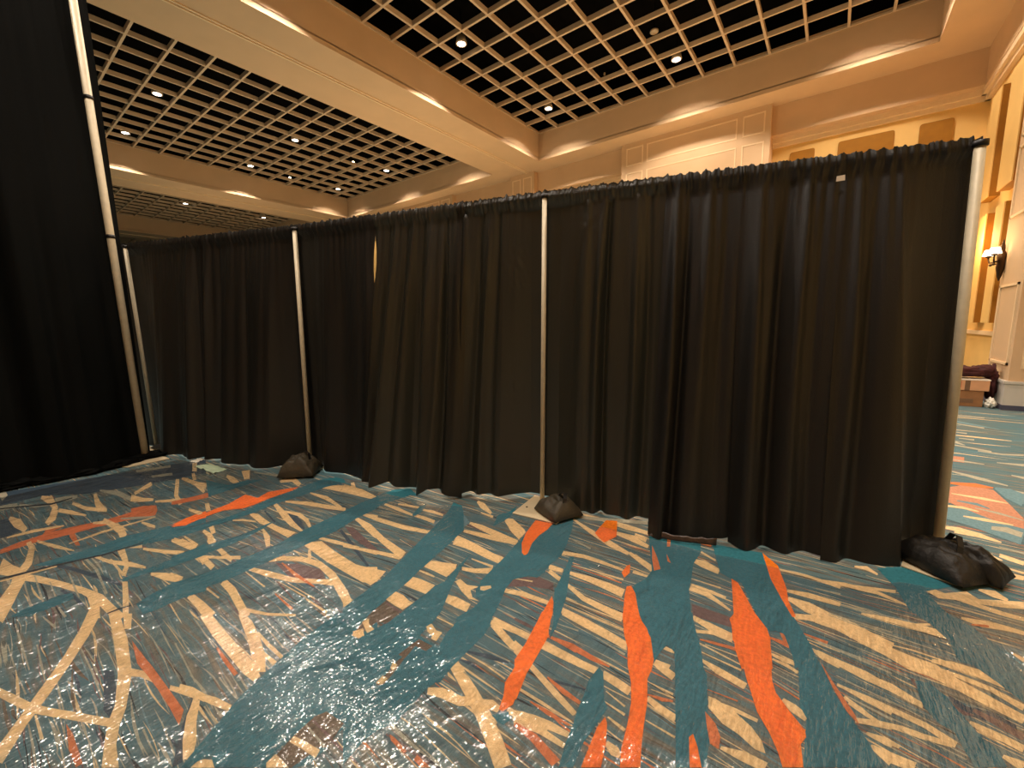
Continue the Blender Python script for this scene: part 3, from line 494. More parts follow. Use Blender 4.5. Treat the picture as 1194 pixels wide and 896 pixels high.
C -1.019,1.738 -0.691,1.743 -0.693,1.754 -1.02,1.743
C -1.149,2.082 -0.846,2.115 -0.85,2.132 -1.151,2.089
o -1.153,2.068 -0.842,2.081 -0.845,2.094 -1.155,2.075
o -0.952,1.495 -0.805,1.487 -0.808,1.511 -0.955,1.508
P -1.294,2.341 -1.149,2.306 -1.153,2.326 -1.297,2.354
C -0.577,2.538 -0.518,2.512 -0.428,2.495 -0.427,2.553 -0.521,2.601 -0.581,2.579
C -0.522,2.242 -0.427,2.241 -0.311,2.186 -0.309,2.203 -0.425,2.283 -0.525,2.286
C -0.523,2.289 -0.425,2.285 -0.348,2.282 -0.348,2.302 -0.426,2.312 -0.525,2.313
C -0.446,2.012 -0.373,1.987 -0.267,1.978 -0.264,2.024 -0.371,2.04 -0.445,2.039
C -0.414,1.926 -0.341,1.966 -0.263,1.973 -0.262,1.993 -0.343,1.991 -0.418,1.95
C -0.538,2.356 -0.387,2.355 -0.387,2.372 -0.539,2.363
C -0.983,2.633 -0.891,2.602 -0.902,2.672 -0.992,2.681
C -0.89,2.386 -0.753,2.308 -0.752,2.332 -0.891,2.424
C -0.827,2.24 -0.741,2.224 -0.743,2.241 -0.828,2.247
C -0.566,2.676 -0.47,2.628 -0.469,2.648 -0.565,2.702
o -0.59,2.789 -0.529,2.793 -0.535,2.841 -0.594,2.813
C -0.511,1.75 -0.457,1.744 -0.456,1.759 -0.511,1.761
C -0.514,1.639 -0.448,1.627 -0.447,1.668 -0.514,1.66
C -0.157,2.742 -0.017,2.756 0.132,2.734 0.137,2.773 -0.015,2.785 -0.157,2.763
C -0.095,2.534 -0.009,2.54 0.13,2.553 0.136,2.598 -0.006,2.594 -0.094,2.563
C -0.087,2.458 -0.009,2.403 0.067,2.391 0.118,2.332 0.145,2.434 0.083,2.469 0.004,2.502 -0.084,2.492
C -0.053,2.306 0.035,2.352 0.13,2.381 0.133,2.412 0.036,2.389 -0.054,2.351
P 0.027,2.661 0.133,2.67 0.135,2.689 0.027,2.669
C -0.005,2.182 0.128,2.176 0.131,2.189 -0.004,2.19
C 0.022,2.123 0.068,2.081 0.123,2.065 0.134,2.113 0.079,2.13 0.025,2.136
o -0.013,2.216 0.082,2.199 0.086,2.226 -0.012,2.224
o -0.138,2.156 -0.096,2.162 -0.064,2.074 -0.056,2.087 -0.086,2.192 -0.138,2.17
o -0.132,2.092 -0.054,2.074 -0.049,2.113 -0.131,2.106
C -0.115,1.986 -0.027,1.975 -0.024,1.998 -0.113,1.998
C -0.115,1.983 -0.071,1.969 -0.021,1.974 -0.019,1.991 -0.068,1.992 -0.114,1.995
C -0.106,1.954 -0.057,1.945 -0.013,1.932 -0.01,1.947 -0.053,1.968 -0.105,1.966
C -0.054,1.746 -0.023,1.713 0.022,1.698 0.033,1.733 -0.009,1.758 -0.048,1.764
P -0.098,1.879 -0.008,1.86 -0.006,1.869 -0.097,1.883
P -0.118,2.078 -0.023,2.023 -0.022,2.03 -0.117,2.083
o -0.086,1.819 0.001,1.789 0.003,1.799 -0.085,1.825
C -0.283,1.602 -0.259,1.606 -0.19,1.589 -0.129,1.558 -0.093,1.522 -0.077,1.479 -0.107,1.474 -0.164,1.5 -0.216,1.51 -0.271,1.547
C -0.262,1.583 -0.192,1.586 -0.116,1.589 -0.114,1.606 -0.19,1.607 -0.261,1.597
C -0.349,1.767 -0.286,1.735 -0.178,1.716 -0.171,1.756 -0.28,1.776 -0.347,1.782
C -0.359,1.818 -0.203,1.808 -0.201,1.821 -0.359,1.823
C -0.358,1.876 -0.227,1.884 -0.227,1.891 -0.358,1.88
o -0.384,1.891 -0.234,1.919 -0.234,1.943 -0.385,1.903
o -0.296,1.629 -0.188,1.64 -0.187,1.649 -0.296,1.633
C -0.45,2.021 -0.366,1.982 -0.267,1.975 -0.264,2.021 -0.363,2.035 -0.448,2.048
C -0.413,1.934 -0.341,1.963 -0.263,1.961 -0.262,1.999 -0.343,1.988 -0.416,1.952
C -0.203,1.404 -0.139,1.403 -0.076,1.407 -0.067,1.449 -0.133,1.446 -0.202,1.418
C 0.021,2.117 0.116,2.092 0.205,2.08 0.284,2.047 0.294,2.08 0.214,2.115 0.123,2.124 0.024,2.135
P -0.001,2.202 0.13,2.179 0.295,2.155 0.298,2.167 0.134,2.198 0.001,2.211
C 0.115,1.959 0.199,1.93 0.274,1.915 0.281,1.938 0.206,1.955 0.118,1.972
P 0.134,1.918 0.273,1.885 0.276,1.895 0.135,1.923
P 0.113,2.013 0.281,1.979 0.283,1.987 0.114,2.018
C 0.148,1.878 0.2,1.852 0.239,1.843 0.244,1.856 0.208,1.875 0.152,1.892
C 0.169,1.8 0.22,1.821 0.269,1.839 0.274,1.863 0.224,1.848 0.171,1.818
C 0.198,1.764 0.261,1.752 0.268,1.778 0.201,1.776
C 0.203,1.714 0.25,1.674 0.268,1.721 0.209,1.73
C 0.063,2.42 0.138,2.368 0.218,2.331 0.301,2.304 0.323,2.387 0.239,2.418 0.158,2.459 0.071,2.468
C -0.055,2.324 0.032,2.343 0.132,2.366 0.137,2.411 0.036,2.405 -0.055,2.354
P 0.087,2.455 0.32,2.464 0.323,2.476 0.088,2.463
P 0.157,2.254 0.302,2.238 0.305,2.249 0.158,2.26
C 0.033,2.338 0.117,2.337 0.203,2.297 0.283,2.269 0.354,2.228 0.415,2.232 0.482,2.21 0.546,2.182 0.644,2.146 0.666,2.199 0.572,2.25 0.507,2.282 0.446,2.333 0.381,2.332 0.303,2.345 0.222,2.376 0.134,2.428 0.044,2.432
C 0.436,2.336 0.497,2.343 0.569,2.34 0.642,2.326 0.652,2.35 0.588,2.4 0.511,2.396 0.442,2.363
C 0.452,2.303 0.523,2.284 0.591,2.275 0.663,2.224 0.68,2.265 0.602,2.307 0.533,2.317 0.457,2.318
C 0.213,2.543 0.309,2.549 0.406,2.558 0.474,2.556 0.522,2.563 0.528,2.581 0.49,2.62 0.417,2.613 0.316,2.592 0.216,2.56
C 0.393,2.578 0.471,2.632 0.473,2.655 0.395,2.594
C 0.042,2.1 0.119,2.079 0.207,2.055 0.278,2.046 0.369,2.018 0.38,2.049 0.292,2.096 0.218,2.101 0.128,2.12 0.049,2.137
C 0.115,1.954 0.203,1.941 0.285,1.929 0.361,1.918 0.432,1.881 0.446,1.916 0.373,1.95 0.294,1.959 0.21,1.968 0.118,1.969
C 0.134,1.899 0.184,1.866 0.232,1.837 0.238,1.851 0.192,1.889 0.141,1.918
C 0.167,1.798 0.233,1.837 0.293,1.85 0.355,1.858 0.426,1.878 0.433,1.905 0.364,1.889 0.3,1.882 0.237,1.86 0.17,1.825
C 0.196,1.766 0.249,1.764 0.281,1.766 0.286,1.778 0.257,1.794 0.2,1.78
C 0.206,1.716 0.24,1.686 0.309,1.692 0.323,1.74 0.256,1.735 0.212,1.732
C 0.495,2.04 0.52,2.007 0.569,2.007 0.609,1.993 0.626,2.034 0.584,2.046 0.537,2.052 0.5,2.054
C 0.55,1.928 0.587,1.903 0.609,1.955 0.557,1.946
C 0.721,2.597 0.742,2.561 0.756,2.595 0.729,2.617
C 0.602,2.78 0.66,2.76 0.737,2.789 0.8,2.801 0.811,2.835 0.751,2.841 0.678,2.83 0.609,2.805
o 0.627,2.751 0.687,2.775 0.693,2.802 0.629,2.765
V 0.352,2.165 0.374,2.109 0.393,2.047 0.434,1.973 0.446,1.995 0.41,2.078 0.387,2.134 0.36,2.182
P 0.049,2.185 0.199,2.184 0.341,2.18 0.343,2.188 0.202,2.197 0.05,2.196
P 0.119,2.448 0.301,2.436 0.467,2.438 0.469,2.445 0.304,2.449 0.119,2.454
P 0.085,2.439 0.358,2.413 0.36,2.423 0.085,2.444
C 0.278,2.355 0.382,2.373 0.515,2.374 0.517,2.382 0.385,2.386 0.28,2.363
P 0.148,1.919 0.261,1.893 0.326,1.894 0.327,1.898 0.263,1.902 0.149,1.923
P 0.105,2.003 0.268,1.988 0.4,1.957 0.402,1.962 0.27,1.995 0.106,2.006
P 0.251,1.754 0.351,1.742 0.353,1.75 0.252,1.757
P 0.358,1.863 0.454,1.846 0.457,1.854 0.359,1.866
P 0.295,1.856 0.387,1.832 0.39,1.839 0.296,1.859
C 0.035,2.745 0.149,2.77 0.292,2.788 0.407,2.754 0.411,2.769 0.299,2.827 0.153,2.818 0.037,2.773
C 0.097,2.765 0.224,2.806 0.367,2.858 0.372,2.894 0.226,2.834 0.098,2.785
C 0.202,3.036 0.254,3.038 0.303,3.011 0.308,3.033 0.263,3.094 0.204,3.059
C 0.466,3.043 0.516,3.032 0.576,3.011 0.669,3.098 0.703,3.044 0.882,3.149 0.862,3.061 0.788,3.023 0.7,2.991 0.778,2.976 0.842,2.977 0.832,2.933 0.757,2.93 0.686,2.948 0.61,2.967 0.542,2.934 0.496,2.98
C 0.721,3.145 0.767,3.109 0.816,3.103 0.825,3.132 0.792,3.194 0.727,3.167
C 0.597,2.78 0.673,2.795 0.799,2.797 0.81,2.831 0.682,2.83 0.602,2.804
C 0.798,3.416 0.868,3.405 0.943,3.416 0.96,3.475 0.888,3.48 0.811,3.466
C 0.833,3.556 0.964,3.503 0.973,3.534 0.836,3.567
C 0.907,3.684 0.948,3.654 0.993,3.633 1.01,3.688 0.966,3.715 0.915,3.712
C 0.657,3.712 0.722,3.681 0.795,3.671 0.876,3.671 0.885,3.705 0.813,3.742 0.738,3.753 0.666,3.755
C 0.762,3.641 0.833,3.635 0.904,3.632 0.908,3.649 0.845,3.681 0.767,3.664
C 0.757,3.943 0.869,3.95 0.966,3.929 0.973,3.955 0.887,4.024 0.77,4.012
P 0.943,3.852 1.036,3.813 1.045,3.843 0.946,3.865
S 0.725,4.22 0.877,4.131 1.059,3.967 1.185,4.383 0.972,4.522 0.772,4.466
M 1.065,6.236 1.195,6.251 1.154,6.008 1.036,5.995
M 0.862,4.987 1.029,5.206 1.182,5.164 1.198,4.861 1.201,4.518 1.15,4.296 1.057,4.328 0.969,4.424 0.801,4.642
C 0.688,3.992 0.782,3.978 0.87,3.951 0.969,3.933 0.974,3.952 0.892,4.038 0.802,4.069 0.697,4.042
C 0.777,4.48 0.888,4.5 0.972,4.49 0.978,4.515 0.9,4.561 0.785,4.524
C 0.863,4.319 0.963,4.3 1.106,4.321 1.112,4.343 0.979,4.371 0.868,4.343
C 0.659,3.725 0.752,3.699 0.839,3.66 0.909,3.63 0.914,3.646 0.856,3.723 0.77,3.772 0.669,3.774
P 0.985,5.581 1.132,5.421 1.302,5.344 1.311,5.378 1.157,5.53 0.992,5.62
P 1.409,6.173 1.585,6.164 1.611,6.269 1.416,6.203
P 1.359,6.613 1.528,6.566 1.697,6.645 1.714,6.714 1.544,6.635 1.37,6.666
P 1.184,6.79 1.464,6.638 1.48,6.709 1.194,6.847
P 1.325,7.592 1.436,7.538 1.453,7.631 1.333,7.639
P 1.312,7.216 1.435,7.184 1.451,7.268 1.32,7.259
P 1.548,8.893 1.838,8.866 1.857,8.96 1.564,8.991
P 1.237,5.209 1.349,5.158 1.369,5.233 1.248,5.253
C 0.916,3.72 0.995,3.642 1.012,3.697 0.923,3.743
P 1.409,5.733 1.468,5.667 1.492,5.756 1.417,5.765
P 1.391,8.239 1.679,8.038 1.701,8.141 1.4,8.295
S 1.198,5.203 1.211,4.973 1.26,4.822 1.363,5.153 1.3,5.277 1.213,5.256
P 0.969,4.152 1.034,4.154 1.095,4.108 1.126,4.212 1.063,4.262 0.985,4.225
P 1.046,6.064 1.168,6.024 1.294,6.026 1.3,6.055 1.182,6.091 1.05,6.087
C 0.884,4.85 1.063,4.822 1.19,4.827 1.195,4.846 1.078,4.89 0.888,4.87
o 0.895,5.139 1.073,5.154 1.188,5.199 1.198,5.243 1.1,5.289 0.904,5.195
P 0.967,4.567 1.078,4.518 1.189,4.468 1.194,4.484 1.091,4.568 0.971,4.585
S 0.887,4.67 0.99,4.645 1.049,4.603 1.056,4.629 1.005,4.709 0.892,4.698
T -3.258,-0.023 -3.292,0.026 -3.294,0.093 -3.308,0.145 -3.281,0.202 -3.197,0.199 -3.19,0.134 -3.186,0.054 -3.17,0.042
T -3.883,0.089 -3.875,0.253 -3.871,0.416 -3.902,0.51 -3.871,0.654 -3.771,0.98 -3.553,0.915 -3.582,0.725 -3.653,0.554 -3.696,0.39 -3.754,0.187
T -3.222,0.393 -3.242,0.475 -3.244,0.557 -3.254,0.69 -3.316,0.845 -3.133,0.79 -3.139,0.617 -3.176,0.501 -3.182,0.402
T -3.78,0.768 -3.728,0.838 -3.641,1.055 -3.67,1.248 -3.737,1.42 -3.76,1.633 -3.823,1.923 -3.764,2.048 -3.651,2.071 -3.554,2.031 -3.6,1.869 -3.585,1.64 -3.595,1.415 -3.558,1.243 -3.558,1.028 -3.588,0.842 -3.587,0.722
T -3.292,0.65 -3.288,0.769 -3.266,0.881 -3.241,1.03 -3.269,1.262 -3.249,1.242 -3.163,1.056 -3.143,0.922 -3.154,0.75 -3.167,0.62
T -2.859,0.393 -2.891,0.45 -2.929,0.566 -2.909,0.642 -2.871,0.712 -2.685,0.656 -2.71,0.573 -2.714,0.513 -2.705,0.439 -2.722,0.394
T -2.933,0.563 -2.869,0.802 -2.89,0.904 -2.889,1.112 -2.941,1.323 -2.985,1.615 -2.996,1.99 -2.819,1.867 -2.796,1.66 -2.736,1.471 -2.723,1.204 -2.714,0.995 -2.711,0.867 -2.705,0.765 -2.734,0.607 -2.731,0.514
T -2.991,1.669 -3.024,1.844 -3.028,2.014 -3.033,2.198 -2.934,2.292 -2.76,2.227 -2.81,2.192 -2.844,1.952 -2.823,1.714 -2.782,1.545
T -4.747,1.272 -4.409,1.349 -4.411,1.481 -4.294,1.62 -4.265,1.399 -4.256,1.257 -4.229,1.137
T -1.638,0.286 -1.676,0.346 -1.724,0.426 -1.771,0.501 -1.792,0.566 -1.817,0.623 -1.842,0.698 -1.877,0.8 -1.898,0.912 -1.913,0.994 -1.745,1.117 -1.317,0.818 -1.303,0.738 -1.314,0.647 -1.294,0.585 -1.287,0.533 -1.316,0.501 -1.4,0.439 -1.414,0.467 -1.431,0.544 -1.445,0.633 -1.462,0.711 -1.504,0.699 -1.489,0.635
T -1.638,0.286 -1.676,0.346 -1.724,0.426 -1.771,0.501 -1.792,0.566 -1.817,0.623 -1.842,0.698 -1.877,0.8 -1.898,0.912 -1.896,1.022 -1.902,1.226 -1.462,0.919 -1.463,0.809 -1.462,0.711 -1.445,0.633 -1.431,0.544 -1.423,0.482 -1.4,0.439 -1.535,0.338 -1.588,0.345 -1.605,0.31 -1.6,0.29 -1.624,0.272
T -1.926,1.035 -1.947,1.149 -1.966,1.249 -1.987,1.346 -2.076,1.569 -2.157,1.782 -2.242,2.006 -2.329,2.199 -2.401,2.308 -2.296,2.301 -2.175,2.196 -2.001,2.016 -1.944,1.823 -1.901,1.646 -1.864,1.488 -1.832,1.386 -1.816,1.301 -1.795,1.207 -1.777,1.119 -1.759,1.038 -1.73,0.972 -1.708,0.905
T -1.743,1.81 -1.719,1.707 -1.696,1.61 -1.663,1.509 -1.675,1.441 -1.664,1.356 -1.661,1.271 -1.647,1.182 -1.644,1.107 -1.655,1.055 -1.663,0.966 -1.651,0.871 -1.545,0.808 -1.456,0.874 -1.398,0.962 -1.399,1.056 -1.45,1.149 -1.465,1.239 -1.491,1.32 -1.544,1.408 -1.612,1.526 -1.675,1.647 -1.697,1.699
T -1.596,2.172 -1.564,2.07 -1.545,1.953 -1.508,1.836 -1.527,1.777 -1.496,1.692 -1.49,1.625 -1.466,1.555 -1.426,1.511 -1.385,1.507 -1.377,1.444 -1.386,1.389 -1.395,1.336 -1.365,1.282 -1.359,1.23 -1.329,1.158 -1.29,1.042 -1.265,0.983 -1.177,1.017 -1.194,1.112 -1.197,1.18 -1.201,1.252 -1.206,1.329 -1.223,1.387 -1.291,1.508 -1.329,1.583 -1.343,1.645 -1.364,1.767 -1.289,1.853 -1.274,1.939 -1.285,2.021 -1.563,2.46 -1.586,2.284
T -1.818,0.971 -1.657,0.962 -1.572,1.093 -1.451,1.14 -1.317,1.147 -1.303,1.29 -1.25,1.432 -1.208,1.319 -1.203,1.231 -1.212,1.174 -1.2,1.078 -1.19,1.01 -1.199,0.954 -1.182,0.862 -1.178,0.796 -1.207,0.742 -1.213,0.69 -1.197,0.601
T -0.914,1.034 -0.871,1.084 -0.845,1.06 -0.853,1.029 -0.876,1.028
T -1.192,2.173 -1.209,2.148 -1.156,1.972 -1.112,1.805 -1.059,1.711 -0.992,1.602 -0.942,1.483 -0.957,1.569 -1.006,1.717 -1.033,1.8 -1.127,2.003
T -1.53,2.485 -1.486,2.69 -1.383,2.493 -1.3,2.262 -1.263,2.134 -1.264,1.992 -1.25,1.914 -1.255,1.848 -1.305,1.832 -1.357,1.753 -1.341,1.667 -1.299,1.57 -1.242,1.418 -1.2,1.293 -1.388,1.505 -1.401,1.604 -1.388,1.505 -1.499,1.629 -1.517,1.742 -1.546,1.929 -1.581,2.085 -1.584,2.168 -1.472,2.11 -1.504,2.283
T -1.864,2.178 -1.957,2.352 -1.91,2.422 -1.93,2.562 -1.852,2.391 -1.853,2.286
T -2.492,1.951 -2.558,2.075 -2.564,2.171 -2.486,2.049 -2.459,1.957
T -0.688,1.478 -0.66,1.46 -0.603,1.346 -0.577,1.32 -0.58,1.239 -0.588,1.147 -0.576,1.052 -0.615,1.023 -0.639,1.116 -0.651,1.187 -0.664,1.237 -0.675,1.312 -0.692,1.389
T -0.919,2.736 -0.603,2.848 -0.565,2.665 -0.57,2.519 -0.541,2.368 -0.523,2.245 -0.454,2.027 -0.407,1.931 -0.367,1.842 -0.331,1.733 -0.427,1.662 -0.457,1.751 -0.494,1.774 -0.506,1.715 -0.508,1.631 -0.588,1.544 -0.773,1.956 -0.779,2.116 -0.749,2.196 -0.746,2.303
T -0.668,1.906 -0.459,2.058 -0.405,1.922 -0.349,1.763 -0.311,1.702 -0.272,1.537 -0.264,1.475 -0.239,1.414 -0.227,1.312 -0.306,1.253 -0.458,1.766 -0.505,1.77 -0.513,1.677 -0.525,1.668
T -0.53,2.832 -0.253,2.903 -0.177,2.613 -0.114,2.454 -0.045,2.311 0.023,2.154 0.063,2.024 -0.024,1.96 -0.042,2.056 -0.068,2.139 -0.091,2.177 -0.136,2.143 -0.168,2.177 -0.229,2.302 -0.304,2.481 -0.362,2.488 -0.421,2.517
T -0.2,2.248 -0.077,2.338 -0.029,2.254 0.022,2.132 0.074,2.018 0.118,1.88 0.167,1.794 0.202,1.734 0.233,1.654 0.027,1.501 0.026,1.618 0.027,1.715 0.004,1.759 -0.014,1.987 -0.043,2.048 -0.077,2.163 -0.139,2.159
T 0.306,3.101 0.437,3.217 0.621,3.118 0.495,2.97 0.549,2.808 0.629,2.734 0.669,2.655 0.719,2.606 0.745,2.561 0.678,2.274 0.627,2.351 0.572,2.417 0.531,2.409 0.517,2.557 0.473,2.647 0.408,2.721 0.374,2.919
T 0.366,2.171 0.409,2.192 0.45,2.145 0.463,2.108 0.489,2.049 0.516,1.99 0.544,1.965 0.555,1.894 0.471,1.831 0.457,1.887 0.445,1.96 0.407,1.972 0.374,2.033
S 1.206,5.181 1.347,5.14 1.286,4.882 1.231,4.927
Q -1.795,1.207 -1.658,1.19 -1.644,1.107 -1.693,1.072 -1.682,1.007 -1.714,0.962 -1.748,1.031 -1.778,1.11
Q -1.436,1.009 -1.435,1.086 -1.434,1.126 -1.35,1.135 -1.352,1.096 -1.414,1.088 -1.395,1.015
Q -1.394,0.924 -1.412,0.991 -1.409,1.017 -1.407,1.043 -1.383,0.977 -1.369,0.932 -1.355,0.878 -1.377,0.852
Q -1.352,1.213 -1.377,1.294 -1.375,1.34 -1.375,1.281
Q -1.445,0.633 -1.428,0.671 -1.33,0.684 -1.296,0.598 -1.315,0.584 -1.326,0.494 -1.395,0.442 -1.411,0.476 -1.431,0.544
C -1.696,0.953 -1.659,0.985 -1.708,1.01 -1.73,0.97
C -1.753,1.034 -1.746,1.069 -1.714,1.047 -1.659,1.04 -1.665,1.004
C -1.715,0.953 -1.713,0.989 -1.665,0.99 -1.666,0.959
C -1.422,0.971 -1.392,0.971 -1.38,0.94 -1.404,0.944
C -1.387,0.86 -1.396,0.899 -1.366,0.903 -1.362,0.868
C -1.469,1.198 -1.466,1.229 -1.411,1.212 -1.379,1.221 -1.359,1.165 -1.39,1.161 -1.406,1.187
C -1.431,0.55 -1.384,0.563 -1.306,0.58 -1.292,0.556 -1.358,0.545 -1.421,0.53
C -1.411,0.449 -1.416,0.481 -1.38,0.485 -1.335,0.487 -1.395,0.442
P -1.436,0.594 -1.309,0.592 -1.309,0.6 -1.437,0.599
V -1.436,0.619 -1.31,0.62 -1.311,0.63 -1.437,0.624
C -1.815,1.283 -1.756,1.289 -1.661,1.271 -1.663,1.211 -1.723,1.208 -1.801,1.211
V -1.783,1.198 -1.656,1.2 -1.652,1.186 -1.775,1.187
C -1.467,1.594 -1.425,1.634 -1.407,1.619 -1.426,1.576 -1.447,1.571
O -1.667,2.437 -1.533,2.466 -1.515,2.367 -1.517,2.259 -1.497,2.146 -1.447,2.025 -1.453,1.996 -1.482,2.012 -1.553,2.106 -1.611,2.237
O -1.24,2.743 -1.167,2.779 -1.079,2.56 -1.111,2.438 -1.164,2.47 -1.22,2.518 -1.229,2.604
O -1.063,1.6 -1.082,1.701 -0.957,1.503 -0.922,1.306 -0.911,1.228 -0.889,1.163 -0.875,1.117 -0.889,1.07 -0.907,1.071 -0.928,1.125 -0.963,1.179 -0.971,1.236 -1.002,1.353
O -1.1,1.759 -1.067,1.723 -1.021,1.641 -0.996,1.569 -0.958,1.471 -0.94,1.401 -1.002,1.355 -1.019,1.44 -1.057,1.569 -1.078,1.664
O -1.053,1.547 -1.074,1.624 -1.035,1.653 -0.989,1.564 -0.952,1.454 -0.934,1.343 -0.916,1.266 -0.878,1.143 -0.884,1.139 -1.001,1.294 -1.016,1.393
O -0.886,2.266 -0.874,2.291 -0.843,2.209 -0.85,2.142 -0.883,2.181
O -0.808,2.075 -0.791,2.096 -0.747,2.044 -0.69,1.932 -0.652,1.866 -0.6,1.816 -0.533,1.694 -0.619,1.631 -0.676,1.719 -0.728,1.825 -0.788,1.997
O -0.737,1.855 -0.674,1.901 -0.638,1.851 -0.57,1.774 -0.514,1.653 -0.503,1.593 -0.502,1.54 -0.464,1.431 -0.442,1.334 -0.42,1.249 -0.399,1.184 -0.453,1.143 -0.475,1.208 -0.492,1.305 -0.514,1.393 -0.55,1.484 -0.595,1.559 -0.64,1.67
O -0.569,1.281 -0.552,1.261 -0.523,1.188 -0.503,1.106 -0.556,1.067 -0.565,1.141 -0.575,1.227
O -0.291,1.406 -0.268,1.37 -0.238,1.303 -0.27,1.28 -0.299,1.385
o -0.278,1.524 -0.236,1.495 -0.21,1.45 -0.206,1.401 -0.234,1.403 -0.26,1.469
O -0.357,2.492 -0.32,2.47 -0.271,2.374 -0.206,2.239 -0.141,2.126 -0.117,2.026 -0.098,1.899 -0.202,1.823 -0.246,1.931 -0.267,2.033 -0.302,2.123 -0.292,2.177
O -0.293,2.18 -0.207,2.243 -0.146,2.155 -0.125,2.088 -0.113,1.972 -0.093,1.832 -0.075,1.775 -0.025,1.711 0.025,1.656 0.029,1.628 0.016,1.588 0.027,1.501 -0.027,1.461 -0.046,1.513 -0.077,1.572 -0.123,1.638 -0.15,1.71 -0.178,1.779 -0.213,1.886 -0.264,1.986 -0.291,2.106
O -0.253,2.903 -0.16,2.794 -0.1,2.572 -0.084,2.459 -0.043,2.335 -0.056,2.318 -0.114,2.454 -0.177,2.613
o -0.845,2.591 -0.77,2.467 -0.711,2.35 -0.736,2.31 -0.782,2.412
o -0.795,2.752 -0.772,2.754 -0.743,2.638 -0.759,2.626
o -0.735,2.542 -0.681,2.45 -0.704,2.456
o 0.061,2.065 0.097,1.982 0.129,1.916 0.169,1.837 0.179,1.795 0.144,1.836 0.108,1.92 0.074,2.018
O -3.797,0.773 -3.879,0.867 -3.879,1.013 -3.919,1.184 -3.996,1.302 -4.022,1.352 -3.851,1.383 -3.919,1.496 -3.812,1.719 -3.772,1.639 -3.756,1.428 -3.72,1.305 -3.716,1.227 -3.808,1.11 -3.798,0.989 -3.745,0.843
W -3.813,-0.037 -3.774,0.062 -3.747,0.187 -3.675,0.388 -3.667,0.585 -3.683,0.587 -3.699,0.39 -3.777,0.189 -3.815,0.062 -3.842,-0.037
W -2.876,0.269 -2.87,0.328 -2.859,0.373 -2.869,0.374 -2.888,0.329 -2.887,0.269
W -5.377,0.018 -5.147,0.289 -5.197,0.417 -5.225,0.418 -5.201,0.292 -5.41,0.019
C -3.775,-0.038 -3.753,0.061 -3.733,0.186 -3.751,0.186 -3.781,0.06 -3.798,-0.038
"""
GRAIN = [(0.16, 2.59, 0.12), (0.3, 2.05, -0.19), (0.35, 1.92, -0.19), (-0.97, 2.01, 0.06), (-0.81, 1.67, -0.03), (0.16, 2.09, -0.21), (0.78, 4.01, -0.07), (-2.5, 1.79, 0.17), (-1.75, 1.86, 0.0), (-2.31, 1.45, 0.29), (-2.56, 0.87, 0.07), (-2.27, 0.96, 0.01), (-2.31, 0.54, -0.03), (-1.86, 0.49, -0.0), (-2.9, -0.0, 0.01), (-2.4, 0.16, 0.01), (-1.81, 0.23, 0.0), (-3.45, 0.75, 0.24), (-3.37, 0.58, 0.01), (-3.24, 0.33, 0.01), (-0.99, 0.8, -0.01), (-1.09, 1.19, -0.01)]
# ------------------------------------------------------------------ floor: carpet with its woven pattern, film-seam and cable shadows drawn in
XL, XR, YN, YF = -47.0, 3.3, -9.0, 14.9
fb = MB(); keys = ['ground'] + ['c' + k for k in CC]
ci = {k: i for i, k in enumerate(keys)}
fb.quad([(XL, YN, 0), (XR, YN, 0), (XR, YF, 0), (XL, YF, 0)])
def grain(x, y):
    a = wsum = 0
    for gx, gy, ga in GRAIN:
        q = 1 / ((x - gx) ** 2 + (y - gy) ** 2 + 0.05) ** 1.5; a += ga * q; wsum += q
    return a / wsum
def streak(x, y, ang, L, wd, col, z, taper=0.3):
    ca, sa = math.cos(ang), math.sin(ang); bend = random.uniform(-0.04, 0.04) * L
    up = []; dn = []
    for i in range(5):
        t = i / 4; u = (t - 0.5) * L; v = bend * (1 - (2*t - 1) ** 2); hw = wd / 2 * (taper + (1 - taper) * math.sin(math.pi * t)) 
        up.append((x + u*ca - (v+hw)*sa, y + u*sa + (v+hw)*ca, z)); dn.append((x + u*ca - (v-hw)*sa, y + u*sa + (v-hw)*ca, z))
    for i in range(4): fb.quad([dn[i], dn[i+1], up[i+1], up[i]], ci['c' + col])
rs = random.Random(3)
random.seed(11)
for i in range(9000):      # fine woven hatching near the booth
    x = rs.uniform(-6.2, 2.2); y = rs.uniform(-0.6, 4.6)
    col = rs.choice('CCPPPPSSVVNWQQQ' if x < -1.4 else 'CCCPPSSVVWWQo')
    streak(x, y, grain(x, y) + rs.gauss(0, 0.05), rs.uniform(0.10, 0.42), rs.choice((0.003, 0.004, 0.006, 0.010)), col, 0.0001 + 0.000003 * (i % 97), 0.1)
for i in range(900):
    x = rs.uniform(-12, 3.2); y = rs.uniform(4.4, 14.4)
    streak(x, y, rs.gauss(0, 0.08), rs.uniform(0.3, 1.1), rs.choice((0.01, 0.02, 0.03)), rs.choice('CCPPPSSVQ'), 0.0001 + 0.00001 * (i % 9), 0.1)
for i in range(90):        # the same design carried on over the rest of the hall
    x = rs.uniform(-12, 3.0); y = rs.choice((rs.uniform(5.0, 14), rs.uniform(-8.5, -1.2))); pal = 'SSPVoNTM' if y > 0 else 'TTTTOoN'
    streak(x, y, 1.9 + rs.gauss(0, 0.3), rs.uniform(0.8, 2.2), rs.uniform(0.08, 0.22), rs.choice(pal), 0.0003, 0.2)
    streak(x + 0.5, y, rs.gauss(0, 0.5), rs.uniform(0.4, 1.2), rs.uniform(0.03, 0.08), rs.choice('CCP'), 0.00035, 0.3)
